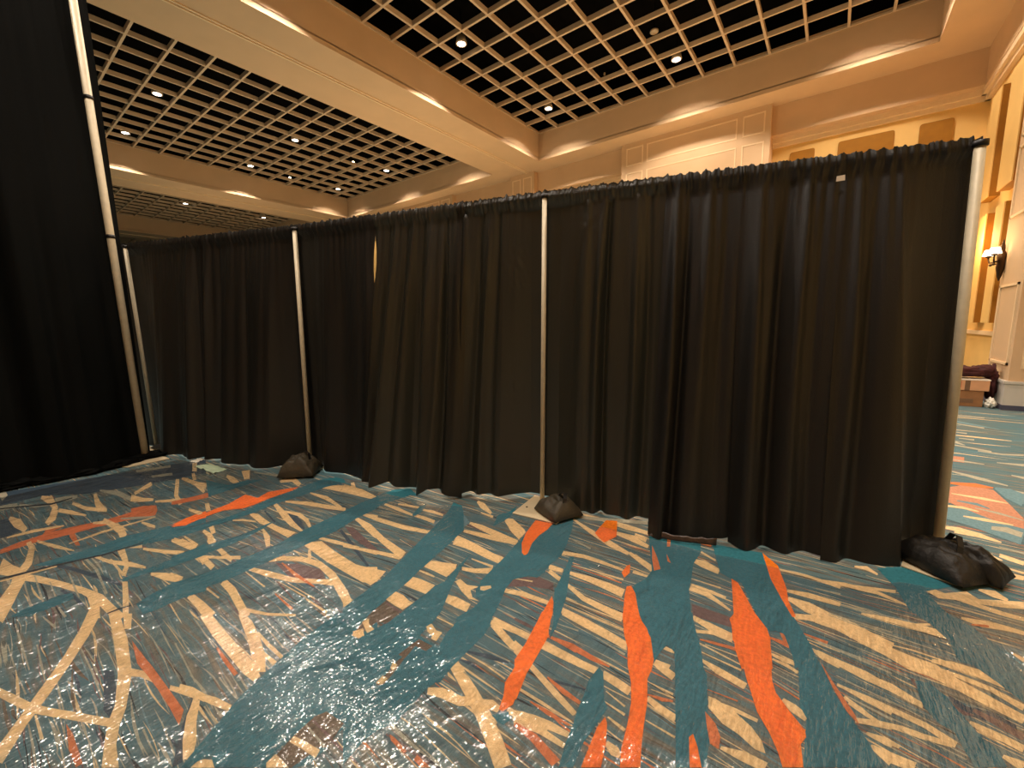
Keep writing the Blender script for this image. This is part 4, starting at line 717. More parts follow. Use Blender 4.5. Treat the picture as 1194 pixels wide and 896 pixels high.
for i, ln in enumerate(CARPET.strip().splitlines()):
    wds = ln.split(); col = wds[0]; P = [Vector((*map(float, q.split(',')), 0.0006 + i * 0.000004)) for q in wds[1:]]
    bv = [fb.bm.verts.new(p) for p in P]
    for tri in tessellate_polygon([P]):
        try: fb.bm.faces.new([bv[k] for k in tri]).material_index = ci['c' + col]
        except ValueError: pass
for f in fb.bm.faces:
    if f.normal.z < 0 or f.calc_center_median() is None: pass
fb.bm.normal_update()
for f in fb.bm.faces:
    if f.normal.z < 0: f.normal_flip()
struct(fb, 'floor', [M[k] for k in keys], normals=False)

# ------------------------------------------------------------------ ceiling and coffers
HC, HG, HT = 7.25, 8.14, 8.95
Y0, Y1 = -1.63, 13.27
BAYS = [(-8.82, 1.34), (-21.02, -10.97), (-33.2, -23.32), (-45.5, -35.5)]
cb = MB()
xs = [XL] + [v for b in sorted(BAYS) for v in b] + [XR]
for i in range(0, len(xs), 2):           # beams and margins between the coffers
    cb.box(xs[i], xs[i+1], YN, YF, HC, HC + 0.12)
for a, b in BAYS:
    cb.box(a, b, YN, Y0, HC, HC + 0.12); cb.box(a, b, Y1, YF, HC, HC + 0.12)
    cb.box(a - 0.1, a, Y0, Y1, HC + 0.1, HT); cb.box(b, b + 0.1, Y0, Y1, HC + 0.1, HT)
    cb.box(a - 0.1, b + 0.1, Y0 - 0.1, Y0, HC + 0.1, HT); cb.box(a - 0.1, b + 0.1, Y1, Y1 + 0.1, HC + 0.1, HT)
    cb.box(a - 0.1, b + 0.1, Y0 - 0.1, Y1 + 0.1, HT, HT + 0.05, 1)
struct(cb, 'ceiling', [M['plaster'], M['void']])
for bi, (a, b) in enumerate(BAYS):
    g = MB(); n = 13; st = (b - a) / n; d = 0.11; t = 0.026
    for i in range(1, n): g.box(a + i*st - t, a + i*st + t, Y0, Y1, HG, HG + d)
    m = 19; sy_ = (Y1 - Y0) / m
    for j in range(1, m):
        g.box(a, b, Y1 - j*sy_ - t, Y1 - j*sy_ + t, HG + 0.001, HG + d - 0.001)
    for e in ((a, a+0.03, Y0, Y1), (b-0.03, b, Y0, Y1), (a, b, Y0, Y0+0.03), (a, b, Y1-0.03, Y1)): g.box(*e, HG - 0.002, HG + 0.05)
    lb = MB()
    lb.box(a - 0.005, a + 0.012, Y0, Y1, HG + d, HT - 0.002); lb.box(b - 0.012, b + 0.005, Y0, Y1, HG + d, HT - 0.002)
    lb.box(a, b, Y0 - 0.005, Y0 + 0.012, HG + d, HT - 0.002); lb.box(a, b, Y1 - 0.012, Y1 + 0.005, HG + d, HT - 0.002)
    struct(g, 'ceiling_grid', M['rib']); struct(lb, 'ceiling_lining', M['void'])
tr = MB()
for xc in (-9.78, -22.1, -34.3):
    tr.box(xc - 0.07, xc - 0.035, Y0 - 4, 14.1, HC - 0.025, HC); tr.box(xc + 0.02, xc + 0.055, Y0 - 4, 14.1, HC - 0.025, HC)
struct(tr, 'trim_1', M['mould'])

# ------------------------------------------------------------------ walls
YW, YB, YC = 14.6, 14.2, 13.95      # recessed wall, bulkhead, pier fronts
wb = MB(); wb.box(XL, XR, YW, YW + 0.2, 0, HC)
struct(wb, 'wall_back', M['yellow'])
PX, PY0, PY1 = 2.25, 9.92, 11.1
w2 = MB(); w2.box(2.42, 3.3, PY1 - 0.01, YW, 0, HC); w2.box(3.1, 3.3, YN, PY1, 0, HC)
struct(w2, 'wall_right', M['yellow'])
w3 = MB(); w3.box(XL - 0.2, XL, YN, YF, 0, HC); struct(w3, 'wall_left', M['plaster'])
w4 = MB(); w4.box(XL, XR, YN - 0.2, YN, 0, HC); struct(w4, 'wall_front', M['plaster'])
bk = MB(); bk.box(XL, 2.42, YB, YW, 6.5, HC); bk.box(2.25, 3.1, YN, YB, 6.5, HC)
struct(bk, 'wall_bulkhead', M['plaster'])
cr_ = MB()                            # crown below the bulkhead
for z0, z1, dd in ((6.38, 6.5, 0.16), (6.28, 6.38, 0.09)):
    cr_.box(XL, 2.42 , YW - dd, YW, z0, z1); cr_.box(2.42 - dd, 2.42, PY1, YW, z0, z1)
struct(cr_, 'trim_2', M['mould'])
ra = MB(); ra.box(XL, 2.42, YW - 0.05, YW, 1.12, 1.2); ra.box(2.37, 2.42, PY1, YW, 1.12, 1.2); ra.box(2.39, 2.42, PY1, YW, 0, 0.2); ra.box(XL, 2.6, YW - 0.03, YW, 0, 0.2)
struct(ra, 'trim_3', M['mould'])
def frame_y(mb, x0, x1, z0, z1, y, t=0.05):        # raised moulding rectangle on a wall that faces -Y
    mb.box(x0, x1, y - 0.012, y, z1 - t, z1); mb.box(x0, x1, y - 0.012, y, z0, z0 + t)
    mb.box(x0, x0 + t, y - 0.012, y, z0 + t, z1 - t); mb.box(x1 - t, x1, y - 0.012, y, z0 + t, z1 - t)
pi_ = 0
for (x0, x1) in ((-5.98, -1.74), (-18.1, -13.9), (-30.4, -26.2)):
    pb = MB(); pb.box(x0, x1, YC, YW, 0, HC - 0.002); pm = struct(pb, 'wall_pier', M['plaster'])
    fm = MB(); cuts = (x0 + 0.16, x0 + 0.72, x0 + 0.84, x1 - 0.82, x1 - 0.68, x1 - 0.14)
    for k in (0, 2, 4):
        for z0, z1 in ((6.56, 7.11), (4.6, 6.34), (2.6, 4.4), (1.3, 2.4)): frame_y(fm, cuts[k], cuts[k+1], z0, z1, YC, 0.035)
    fm.build('pier_moulding', M['mould'], pm)
for (x0, x1) in ((-10.62, -9.5), (-22.8, -21.5), (-35, -33.8)):
    pb = MB(); pb.box(x0, x1, YC, YW, 0, HC - 0.002); pm = struct(pb, 'wall_pier', M['plaster'])
    fm = MB(); xm = (x0 + x1) / 2
    for a, b in ((x0 + 0.1, xm - 0.06), (xm + 0.06, x1 - 0.1)):
        for z0, z1 in ((6.36, 7.08), (4.4, 6.2), (1.4, 4.2)): frame_y(fm, a, b, z0, z1, YC, 0.035)
    fm.build('pier_moulding', M['mould'], pm)
# pier on the right wall, with its skirting and framed near side
PX, PY0, PY1 = 2.25, 9.92, 11.1
pb = MB(); pb.box(PX, 3.1, PY0, PY1, 0, 6.5); pm = struct(pb, 'wall_pier', M['plaster'])
sk = MB(); sk.box(PX - 0.035, 3.1, PY0 - 0.035, PY1 + 0.03, 0.08, 0.42); sk.box(PX - 0.05, 3.1, PY0 - 0.05, PY1 + 0.04, 0.42, 0.46)
sk.build('skirting', M['skirt'], pm)
kk = MB(); kk.box(PX - 0.045, 3.1, PY0 - 0.045, PY1 + 0.03, 0, 0.08); kk.build('kick_strip', M['kick'], pm)
fm = MB(); frame_y(fm, PX + 0.11, 2.95, 0.66, 2.7, PY0, 0.05); frame_y(fm, PX + 0.11, 2.95, 3.2, 6.2, PY0, 0.05)
for z0, z1 in ((0.7, 2.0), (3.1, 4.25), (4.4, 6.2)):
    fm.box(PX - 0.02, PX, PY0 + 0.12, PY1 - 0.12, z1 - 0.04, z1); fm.box(PX - 0.02, PX, PY0 + 0.12, PY0 + 0.16, z0, z1)
    fm.box(PX - 0.02, PX, PY1 - 0.16, PY1 - 0.12, z0, z1); fm.box(PX - 0.02, PX, PY0 + 0.12, PY1 - 0.12, z0, z0 + 0.04)
fm.build('pier_moulding', M['mould'], pm)
# right wall nearer than the pier
nb = MB(); nb.box(3.07, 3.1, YN, PY0 - 0.06, 0, 0.4); struct(nb, 'baseboard_right', M['skirt'])

# upholstered wall panels
def panel(name, x0, x1, z0, z1, y, label, group=None):
    mb = MB(); r = 0.05; P = []
    for cx, cz, a0 in ((x1 - r, z1 - r, 0), (x0 + r, z1 - r, 90), (x0 + r, z0 + r, 180), (x1 - r, z0 + r, 270)):
        for k in range(5):
            a = math.radians(a0 + k * 22.5); P.append((cx + r * math.cos(a), cz + r * math.sin(a)))
    front = [mb.bm.verts.new((p[0], y - 0.05, p[1])) for p in P]; back = [mb.bm.verts.new((p[0], y, p[1])) for p in P]
    mb.bm.faces.new(front); mb.bm.faces.new(back[::-1])
    for i in range(len(P)): mb.bm.faces.new((front[i], back[i], back[(i+1) % len(P)], front[(i+1) % len(P)]))
    o = mb.build(name, M['brown']); tag(o, label, 'wall panel', group)
panel('wall_panel', -1.31, -0.75, 4.2, 6.07, YW, 'narrow brown upholstered wall panel next to the pale panelled pier', 'brown wall panels above the drapes')
panel('wall_panel', -0.25, 0.85, 4.2, 6.08, YW, 'wide orange-brown upholstered wall panel between the two narrow ones', 'brown wall panels above the drapes')
panel('wall_panel', 1.3, 1.88, 4.2, 6.07, YW, 'narrow brown upholstered wall panel nearest the far right room corner', 'brown wall panels above the drapes')
def side_panel(y0, y1, z0, z1, label):
    root = empty('wall_panel', (2.42, (y0 + y1) / 2, z0)); yc = (y0 + y1) / 2
    tag(root, label, 'wall panel', 'raised panels on the yellow side wall')
    f = MB(); f.box(-0.17, -0.15, y0 - yc, y1 - yc, 0, z1 - z0); f.build('panel_face', M['yellow'], root, bevel=0.006)
    c = MB(); c.box(-0.15, 0, y0 - yc, y1 - yc, 0, z1 - z0); c.build('panel_side', M['brown'], root)
side_panel(11.5, 12.0, 1.36, 3.5, 'tall raised yellow panel right beside the pier, lower row')
side_panel(12.6, 13.1, 1.36, 3.5, 'tall raised yellow panel nearest the drape pipe, lower row')
side_panel(12.75, 13.4, 3.85, 5.9, 'tall raised yellow panel over the one by the drape pipe, upper row')
side_panel(11.3, 12.15, 3.8, 5.9, 'tall raised yellow panel by the pier, upper row')

# ------------------------------------------------------------------ ceiling downlights
def downlight():
    root = empty('downlight')
    t = MB(); t.lathe([(0.115, 0.0), (0.13, 0.0), (0.13, 0.03), (0.10, 0.16), (0.09, 0.16), (0.09, 0.035), (0.105, 0.0)][0:5], n=24); t.build('housing', M['lamptrim'], root)
    l = MB(); l.lathe([(0.001, -0.012), (0.06, -0.01), (0.098, 0.0), (0.098, 0.004)], n=24); l.build('lens', M['lampface'], root)
    rod = MB(); rod.tube([(0, 0, 0.16), (0, 0, HT - 8.2)], 0.01, 8); rod.build('stem', M['void'], root)
    return root
dl = downlight(); first = True
lab = {(0, 8.2): 'lit downlight in the right-hand ceiling grid, second from its far corner along the beam',
       (0, 12.4): 'lit downlight in the corner cell of the right-hand ceiling grid', (1, 12.2): 'lit downlight in the right-hand grid above the pale panelled pier'}
spots = []
for x in (-7.65, -3.74, 0.17):
    for y in (12.09, 8.17, 4.25, 0.33): spots.append((x, y, 'right'))
for x in (-19.86, -15.99, -12.13):
    for y in (12.09, 8.17, 4.25, 0.33): spots.append((x, y, 'left'))
for x in (-28.26,):
    for y in (12.09, 8.17, 4.25): spots.append((x, y, 'far'))
labels = {(-7.65, 12.09): 'lit round downlight in the corner cell of the nearer ceiling grid', (-7.65, 8.17): 'lit round downlight beside the beam in the nearer ceiling grid',
 (-3.74, 12.09): 'lit round downlight in the nearer grid above the panelled pier',
 (-19.86, 12.09): 'lit downlight in the far corner of the second ceiling grid', (-15.99, 12.09): 'lit downlight at the right end of the second ceiling grid',
 (-19.86, 8.17): 'lit downlight by the far edge of the second grid, halfway along', (-15.99, 8.17): 'lit downlight in the middle of the second ceiling grid',
 (-19.86, 4.25): 'lit downlight in the second grid nearest the tall drape', (-15.99, 4.25): 'large lit downlight at the upper left of the second ceiling grid',
 (-28.26, 12.09): 'tiny lit downlight at the right end of the distant third grid', (-28.26, 8.17): 'tiny lit downlight at the left of the distant third grid'}
nth = {}
for x, y, bay in spots:
    o = dl if first else copy_tree(dl); first = False
    o.location = (x, y, 8.2)
    L = labels.get((x, y))
    grp = None
    if not L:
        L = 'round downlight in the %s grid, %s row from the back wall, %s side' % ({'right': 'nearer', 'left': 'second', 'far': 'third'}[bay], {12.09: 'first', 8.17: 'second', 4.25: 'third', 0.33: 'fourth'}[y], {-7.65: 'beam', -3.74: 'middle', 0.17: 'outer', -19.86: 'far', -15.99: 'middle', -12.13: 'beam', -28.26: 'middle', -32.05: 'far', -24.46: 'beam'}[x])
        grp = 'unseen downlights of the %s grid' % bay
    tag(o, L, 'ceiling light', grp or 'downlights seen in the ceiling grids')
    e = DOWN_W * (0.55 if bay == 'far' else 1) * (0.75 if y == 12.09 else 1)
    light('SPOT', 'downlight_beam', (x, y, 8.17), e, DOWN_COL, spot_size=math.radians(116), spot_blend=0.14, shadow_soft_size=0.22 if y == 12.09 else 0.08)
# small unlit fittings
def small_fitting(x, y, label, r=0.05, on=False):
    m = MB(); m.lathe([(0.001, 0), (r * 0.8, 0.005), (r, 0.02), (r, 0.05), (0.02, 0.07)], n=16)
    o = m.build('ceiling_fitting', M['shade'] if on else M['lamptrim'], loc=(x, y, 8.3)); tag(o, label, 'ceiling fitting')
    q = MB(); q.tube([(0, 0, 0.06), (0, 0, HT - 8.2)], 0.008, 8); q.build('stem', M['void'], o)
small_fitting(-3.91, 10.88, 'unlit round fitting in the nearer ceiling grid beside a lit downlight', 0.1)
small_fitting(-5.58, 11.72, 'tiny hanging sensor inside a cell of the nearer ceiling grid', 0.025)
small_fitting(-20.39, 10.03, 'tiny glowing fitting near the far edge of the second grid', 0.05, True)
small_fitting(-16.53, 10.84, 'tiny glowing fitting in the right part of the second grid', 0.05, True)

# ------------------------------------------------------------------ wall sconces: a visible one, then unseen ones added for light
def sconce(loc, rz, label, E):
    root = empty('wall_sconce', loc, rz); tag(root, label, 'wall lamp', 'wall sconces')
    b = MB(); b.lathe([(0.006, -0.42), (0.03, -0.34), (0.055, -0.2), (0.05, -0.08), (0.06, 0.0), (0.035, 0.08), (0.03, 0.16), (0.012, 0.24), (0.003, 0.28)], c=(0, -0.05, 0)); b.build('backplate', M['bronze'], root)
    for s in (-1, 1):
        a = MB(); a.tube([(0, -0.06, -0.04), (s*0.06, -0.12, -0.1), (s*0.13, -0.16, -0.1), (s*0.17, -0.17, -0.04), (s*0.17, -0.17, 0.0)], 0.012, 8)
        a.lathe([(0.035, -0.0), (0.045, 0.02), (0.02, 0.03)], c=(s*0.17, -0.17, 0)); a.lathe([(0.01, -0.16), (0.028, -0.14), (0.01, -0.12)], c=(s*0.1, -0.15, 0)); a.build('arm', M['bronze'], root)
        sh = MB(); sh.lathe([(0.085, 0.03), (0.07, 0.08), (0.055, 0.13), (0.001, 0.131)], c=(s*0.17, -0.17, 0)); sh.build('shade', M['shade'], root)
    c, s_ = math.cos(rz), math.sin(rz)
    light('POINT', 'sconce_glow', (loc[0] + 0.45*s_, loc[1] - 0.45*c, loc[2] + 0.22), E, (1.0, 0.66, 0.34), shadow_soft_size=0.08)
sconce((PX, 10.95, 2.5), -math.pi/2, 'bronze two-arm wall sconce with white shades on the right-hand pier', SCONCE_W * 0.5)
sconce((-3.85, YC, 4.5), 0, 'added unseen wall sconce low on the panelled pier behind the drapes', SCONCE_W * 3.2)  # this and the next two are added out of sight to wash the walls
sconce((-0.6, YW, 2.6), 0, 'added unseen wall sconce below the brown wall panels behind the drapes', SCONCE_W * 3.0)
sconce((-16.0, YC, 4.7), 0, 'added unseen wall sconce on the distant pier behind the drapes', SCONCE_W * 2.5)
light('POINT', 'recess_glow', (2.0, 12.6, 3.0), SCONCE_W * 3, (1.0, 0.62, 0.28), shadow_soft_size=0.15)  # bare point lamp added to brighten the yellow side recess

# unseen uplighters added as fill for hall and ceiling (behind drapes and camera)
for k, (x, y, wh) in enumerate(((-4.0, 9.0, 'before the pale panelled pier'), (-10.5, 9.5, 'below the beam between the two grids'), (-14.0, 6.0, 'under the second ceiling grid'), (-23.0, 8.0, 'under the far beam'), (-4.0, -5.5, 'behind the camera'), (-1.5, 7.5, 'just behind the right drape span'))):
    r0 = empty('fill_uplighter', (x, y, 0))
    tag(r0, 'added unseen fill uplighter standing ' + wh, 'fill lamp', 'added fill uplighters')
    p_ = MB(); p_.lathe([(0.16, 0.0), (0.16, 0.02), (0.03, 0.04)]); p_.tube([(0, 0, 0.03), (0, 0, 1.9)], 0.015, 10); p_.build('stand', M['clamp'], r0)
    q_ = MB(); q_.lathe([(0.03, 1.88), (0.16, 1.93), (0.24, 2.02), (0.25, 2.05)]); q_.build('bowl', M['bronze'], r0)
    light('SPOT', 'fill_beam', (x, y, 2.12), UP_W, UP_COL, rot=(math.pi, 0, 0), spot_size=math.radians(150), spot_blend=0.6, shadow_soft_size=0.2)

# ------------------------------------------------------------------ pipe and drape
P2, P3, P4, P5 = Vector((-6.572, 1.302, 0)), Vector((-4.326, 2.089, 0)), Vector((-1.828, 2.775, 0)), Vector((0.629, 3.606, 0))
T2, T3, T4, T5 = Vector((-6.579, 1.267, 2.41)), Vector((-4.31, 2.122, 2.42)), Vector((-1.797, 2.781, 2.40)), Vector((0.583, 3.614, 2.42))
def pole(bot, top, r, label, joints=(), cap=True, grp='drape uprights', mt='pipe'):
    root = empty('upright_pole', bot); tag(root, label, 'pole', grp); d = top - bot
    m = MB(); m.tube([Vector((0, 0, 0.012)), d], r, 20); m.build('pipe', M[mt], root)
    if cap:
        c = MB(); c.tube([d - Vector((0, 0, 0.01)), d + Vector((0, 0, 0.02))], r * 1.35, 16); c.build('cap', M['clamp'], root)
    for z in joints:
        p = d * (z / d.z); dn = d.normalized()
        c = MB(); c.tube([p - dn * 0.018, p + dn * 0.018], r * 1.12, 20); c.build('joint', M['clamp'], root)
    return root
PA, TA = Vector((-6.145, 1.107, 0)), Vector((-6.155, 1.05, 4.95))
pole(PA, TA, 0.034, 'tall thick beige upright pole in front of the tall black drape', joints=(2.44, 3.79))
pole(P2, T2, 0.02, 'thin grey upright pole at the left end of the low drape wall')
pole(P3, T3, 0.021, 'thin beige upright pole left of centre, over the round grey sandbag')
pole(P4, T4, 0.0185, 'beige upright pole at the centre of the low drape wall')
pole(P5, T5, 0.026, 'grey-beige upright pole at the right end of the drape wall')
for a, b, nm in ((T2, T3, 'left'), (T3, T4, 'middle'), (T4, T5, 'right')):
    m = MB(); o = Vector((-0.026, 0.074, -0.02)); m.tube([a + o, b + o], 0.014, 10)
    tag(m.build('crossbar', M['pipe']), 'horizontal crossbar threaded through the %s top hem of the low drapes' % nm, 'crossbar', 'drape crossbars')

def drape_panel(name, A, B, TAp, TBp, hem, folds, label, mt='drape', seed=0, header=0.05, amp=1.0, nu=150, nv=46, side=1, edge=None, ruffle=0.012, group=None, back=0.03, poles=(), crumple=()):
    """cloth between A and B: straight along the bar on top, following the hem polyline at the floor"""
    ax = (TBp - TAp); L = ax.length; nrm = Vector((ax.y, -ax.x, 0)).normalized() * side   # towards the viewer
    cum = [0]
    for i in range(len(hem) - 1): cum.append(cum[-1] + max(0.01, (hem[i+1][0] - hem[i][0]) * ax.x / L + (hem[i+1][1] - hem[i][1]) * ax.y / L))
    def hem_at(t):
        d = t * cum[-1]
        for i in range(len(hem) - 1):
            if d <= cum[i+1] or i == len(hem) - 2:
                q = (d - cum[i]) / max(1e-6, cum[i+1] - cum[i]); h0 = hem[i]; h1 = hem[i+1]
                q = min(1, q); return Vector((h0[0] + (h1[0]-h0[0])*q, h0[1] + (h1[1]-h0[1])*q, (h0[2] + (h1[2]-h0[2])*q)))
    mb = MB(); grid = []
    for j in range(nv + 1):
        v = j / nv; row = []
        for i in range(nu + 1):
            u = i / nu; s = u * L
            top = TAp + (TBp - TAp) * u - nrm * back
            bot = hem_at(u)
            H = top.z
            if v < 0.06:                      # header ruffle over the bar
                z = H + header - (header + 0.055) * v / 0.06
                p = Vector((top.x, top.y, z)); g = 1.6 * ruffle * noise.noise(Vector((s * 38, seed, 0))) + ruffle * noise.noise(Vector((s * 90, seed, v * 20)))
                pinch = 0.25 * 0 + (0.020 if 0.015 < v < 0.045 else 0.008)
                p += nrm * (g + pinch)
                if v < 0.02: p.z += 0.02 * noise.noise(Vector((s * 30, seed + 5, 0))) + 0.012 * noise.noise(Vector((s * 75, seed, 3)))
            else:
                k = (v - 0.06) / 0.94
                p0 = Vector((top.x, top.y, H - 0.055)); p = p0.lerp(bot, k)
                fl = 0
                for (fs, fw, fa) in folds:
                    wdt = fw * (0.75 + 0.6 * k); fl += fa * math.exp(-((s - fs - 0.02 * math.sin(k*3 + fs*7)) / wdt) ** 2)
                gather = math.exp(-k / 0.10)
                fl += gather * (0.012 * math.sin(s * 95 + seed * 3) + 0.020 * noise.noise(Vector((s * 22, seed, 1))))
                fl += amp * (0.012 + 0.022 * k) * noise.noise(Vector((s * 5.5, seed, k * 0.5))) * 1.3
                fl += amp * 0.008 * noise.noise(Vector((s * 14, seed + 9, k * 1.2)))
                for cs, cz, cr3, ca3 in crumple:
                    fl += ca3 * math.exp(-((s - cs) / cr3) ** 2 - ((p.z - cz) / (cr3 * 1.6)) ** 2) * noise.noise(Vector((s * 28 + p.z * 14, p.z * 22 - s * 9, seed)))
                fl *= min(1, 0.35 + k * 2.2) if k < 0.4 else 1
                for pb_, pt_ in poles:                 # the cloth passes behind each upright
                    sp_ = pb_.lerp(pt_, min(1, p.z / 2.42)); dd = abs((p - sp_).dot(ax) / L)
                    kk_ = min(1.0, max(0.0, (0.34 - dd) / 0.22))
                    q_ = sp_ - nrm * 0.05
                    dn_ = (q_ - p).dot(nrm)
                    if kk_ > 0 and dn_ < fl: fl = fl * (1 - kk_) + min(fl, dn_) * kk_
                p += nrm * fl
                if edge:
                    for (eu, ez0, ez1, ed) in edge:
                        if abs(u - eu) < 0.12 and ez0 < p.z < ez1:
                            p += ax.normalized() * ed * math.sin(math.pi * (p.z - ez0) / (ez1 - ez0)) * (1 - abs(u - eu) / 0.12)
                if k > 0.97: p.z = max(0.006, p.z)
            row.append(mb.bm.verts.new(p))
        grid.append(row)
    for j in range(nv):
        for i in range(nu):
            f = mb.bm.faces.new((grid[j][i], grid[j][i+1], grid[j+1][i+1], grid[j+1][i])); f.smooth = True
    o = mb.build(name, M[mt]); tag(o, label, 'drape', group)
    return o
def along(a, b, s):
    d = (b - a); return a + d.normalized() * s
GR = 'drape panels of the low wall'
def span(Pa, Pb, Ta, Tb, s0, s1, hem, folds, label, **kw):
    f = [(c - s0, w_, a_) for c, w_, a_ in folds]
    return drape_panel('drape', None, None, along(Ta, Tb, s0), along(Ta, Tb, s1), hem, f, label, group=GR, poles=((Pa, Ta), (Pb, Tb)), **kw)
# left span
span(P2, P3, T2, T3, -0.42, 1.15, [(-7.0, 1.20, .01), (-6.68, 1.30, .01), (-6.1, 1.27, .01), (-5.73, 1.42, .01), (-5.5, 1.56, 0.02)],
     [(0.95, .05, .05), (1.05, .03, -.05), (0.7, .1, -.03)], 'black drape panel at the left end, beside the tall drape', seed=2, amp=1.1)
span(P2, P3, T2, T3, 1.12, 2.46, [(-5.55, 1.52, .02), (-5.1, 1.60, .01), (-4.6, 1.76, .01), (-4.24, 2.04, .01)],
     [(1.2, .04, .05), (1.36, .03, -.04), (1.55, .08, .035), (1.75, .03, -.03), (2.1, .2, .02)], 'black drape panel just left of the pole with the round sandbag', seed=5)
# middle span
span(P3, P4, T3, T4, -0.07, 0.975, [(-4.40, 1.97, .01), (-3.95, 2.1, .01), (-3.7, 2.13, .01), (-3.30, 2.19, .012)],
     [(0.25, .1, .02), (0.6, .12, -.025), (0.88, .05, .035)], 'black drape panel right of the pole with the round sandbag, left of the slit', seed=8, edge=[(1.0, 1.72, 2.30, -0.024)], nu=120)
span(P3, P4, T3, T4, 0.975, 1.92, [(-3.50, 2.20, .015), (-3.25, 2.08, .01), (-3.07, 2.14, .07), (-2.95, 2.30, .01), (-2.75, 2.22, .01), (-2.6, 2.2, .10), (-2.40, 2.42, .01)],
     [(1.02, .03, .045), (1.11, .03, -.05), (1.2, .035, .05), (1.31, .03, -.045), (1.40, .04, .05), (1.5, .03, -.04), (1.60, .045, .055), (1.74, .025, -.07), (1.84, .04, .03)],
     'deeply folded black drape panel at the middle of the wall with a ruffled hem', mt='drape_olive', seed=12, nu=200, edge=[(0.0, 1.72, 2.30, 0.029)])
span(P3, P4, T3, T4, 1.83, 2.62, [(-2.56, 2.40, .01), (-2.3, 2.53, .03), (-2.1, 2.60, .03), (-1.8, 2.72, .03)],
     [(1.9, .04, .05), (2.02, .03, -.04), (2.12, .025, .035), (2.2, .03, -.03), (2.45, .16, .03)], 'brown-black drape panel with shiny creases directly left of the centre pole', mt='drape_olive', seed=15, amp=0.7, nu=170, nv=110, crumple=((0.62, 1.95, 0.13, 0.035), (0.55, 0.95, 0.1, 0.015)))
# right span
span(P4, P5, T4, T5, -0.02, 0.9, [(-1.8, 2.68, .02), (-1.5, 2.74, .01), (-1.3, 2.80, .01), (-0.97, 2.93, .02)],
     [(0.12, .1, .03), (0.3, .05, .035), (0.44, .03, .04), (0.50, .02, -.05), (0.7, .03, .035), (0.78, .03, -.035)], 'brown-black drape panel directly right of the centre pole', mt='drape_olive', seed=21, amp=0.8, nv=110, crumple=((0.1, 1.8, 0.1, 0.03), (0.35, 2.2, 0.06, 0.02)))
span(P4, P5, T4, T5, 0.86, 1.36, [(-0.92, 2.72, .01), (-0.72, 2.76, .01), (-0.53, 2.84, .01), (-0.44, 2.96, .03)],
     [(0.92, .04, .06), (1.0, .025, -.04), (1.12, .05, .05), (1.26, .04, -.035)], 'narrow black drape panel with a folded-up shiny hem', seed=25, nu=100, back=0.03)
span(P4, P5, T4, T5, 1.33, 1.93, [(-0.46, 2.93, .01), (-0.3, 2.93, .01), (-0.1, 3.0, .01), (0.05, 3.04, .02)],
     [(1.42, .05, .06), (1.58, .04, -.05), (1.7, .04, .04), (1.82, .03, -.02)], 'black drape panel under the small white tag', seed=28, nu=110)
span(P4, P5, T4, T5, 1.9, 2.545, [(0.03, 3.02, .01), (0.2, 3.08, .01), (0.42, 3.2, .01), (0.655, 3.58, .01)],
     [(1.97, .03, .03), (2.05, .03, -.03), (2.3, .2, .02)], 'black drape panel at the right end of the wall', seed=31, nu=110)
# small white tag sewn near the top
tp = along(T4, T5, 1.86); tgm = MB(); n4 = Vector(((T5-T4).y, -(T5-T4).x, 0)).normalized(); a4 = (T5-T4).normalized()
c0 = Vector((tp.x, tp.y, 2.31)) + n4 * 0.03
for dz0, dz1 in ((0, 0),):
    ps = [c0 - a4*0.022 - Vector((0,0,.018)), c0 + a4*0.024 - Vector((0,0,.016)), c0 + a4*0.022 + Vector((0,0,.016)), c0 - a4*0.02 + Vector((0,0,.012))]
    tgm.quad(ps); tgm.quad([p_ - n4 * 0.002 for p_ in ps[::-1]])
    for i in range(4): tgm.quad([ps[i], ps[(i+1) % 4], ps[(i+1) % 4] - n4*.002, ps[i] - n4*.002])
tag(tgm.build('paper_tag', M['paper']), 'small white paper tag pinned near the top of a black drape', 'tag')

# turned-up hems that catch the light
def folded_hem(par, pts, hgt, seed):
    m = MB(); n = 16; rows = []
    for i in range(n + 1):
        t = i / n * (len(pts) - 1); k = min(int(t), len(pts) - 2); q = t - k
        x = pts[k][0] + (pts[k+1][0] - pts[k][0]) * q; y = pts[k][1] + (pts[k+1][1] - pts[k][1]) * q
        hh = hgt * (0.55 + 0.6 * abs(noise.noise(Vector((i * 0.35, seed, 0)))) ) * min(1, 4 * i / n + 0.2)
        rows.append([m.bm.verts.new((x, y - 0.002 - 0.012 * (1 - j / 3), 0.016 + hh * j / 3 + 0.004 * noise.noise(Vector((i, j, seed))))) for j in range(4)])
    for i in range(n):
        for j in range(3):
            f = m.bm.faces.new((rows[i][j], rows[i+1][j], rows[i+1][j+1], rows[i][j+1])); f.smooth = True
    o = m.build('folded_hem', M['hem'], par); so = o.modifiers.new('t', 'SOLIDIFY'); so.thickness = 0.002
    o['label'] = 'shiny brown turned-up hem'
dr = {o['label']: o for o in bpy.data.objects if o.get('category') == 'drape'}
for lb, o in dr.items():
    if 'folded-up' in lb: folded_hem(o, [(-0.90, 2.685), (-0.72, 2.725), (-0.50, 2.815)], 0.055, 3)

# tall drape on the left
drape_panel('tall_drape', None, None, Vector((-6.19, -3.2, 4.9)), Vector((-6.19, 1.165, 4.9)),
            [(-6.0, -3.2, .01), (-6.0, -1, .01), (-5.98, 0.04, .01), (-5.93, 0.36, .01), (-5.98, 0.75, .01), (-6.15, 1.0, .01), (-6.2, 1.165, .01)],
            [(3.7, .12, .05), (3.4, .1, -.05), (3.0, .12, .05), (2.6, .1, -.05), (4.25, .1, .03)],
            'very tall near-black drape filling the left edge', mt='drape_dark', seed=40, amp=2.2, nu=240, group=None)
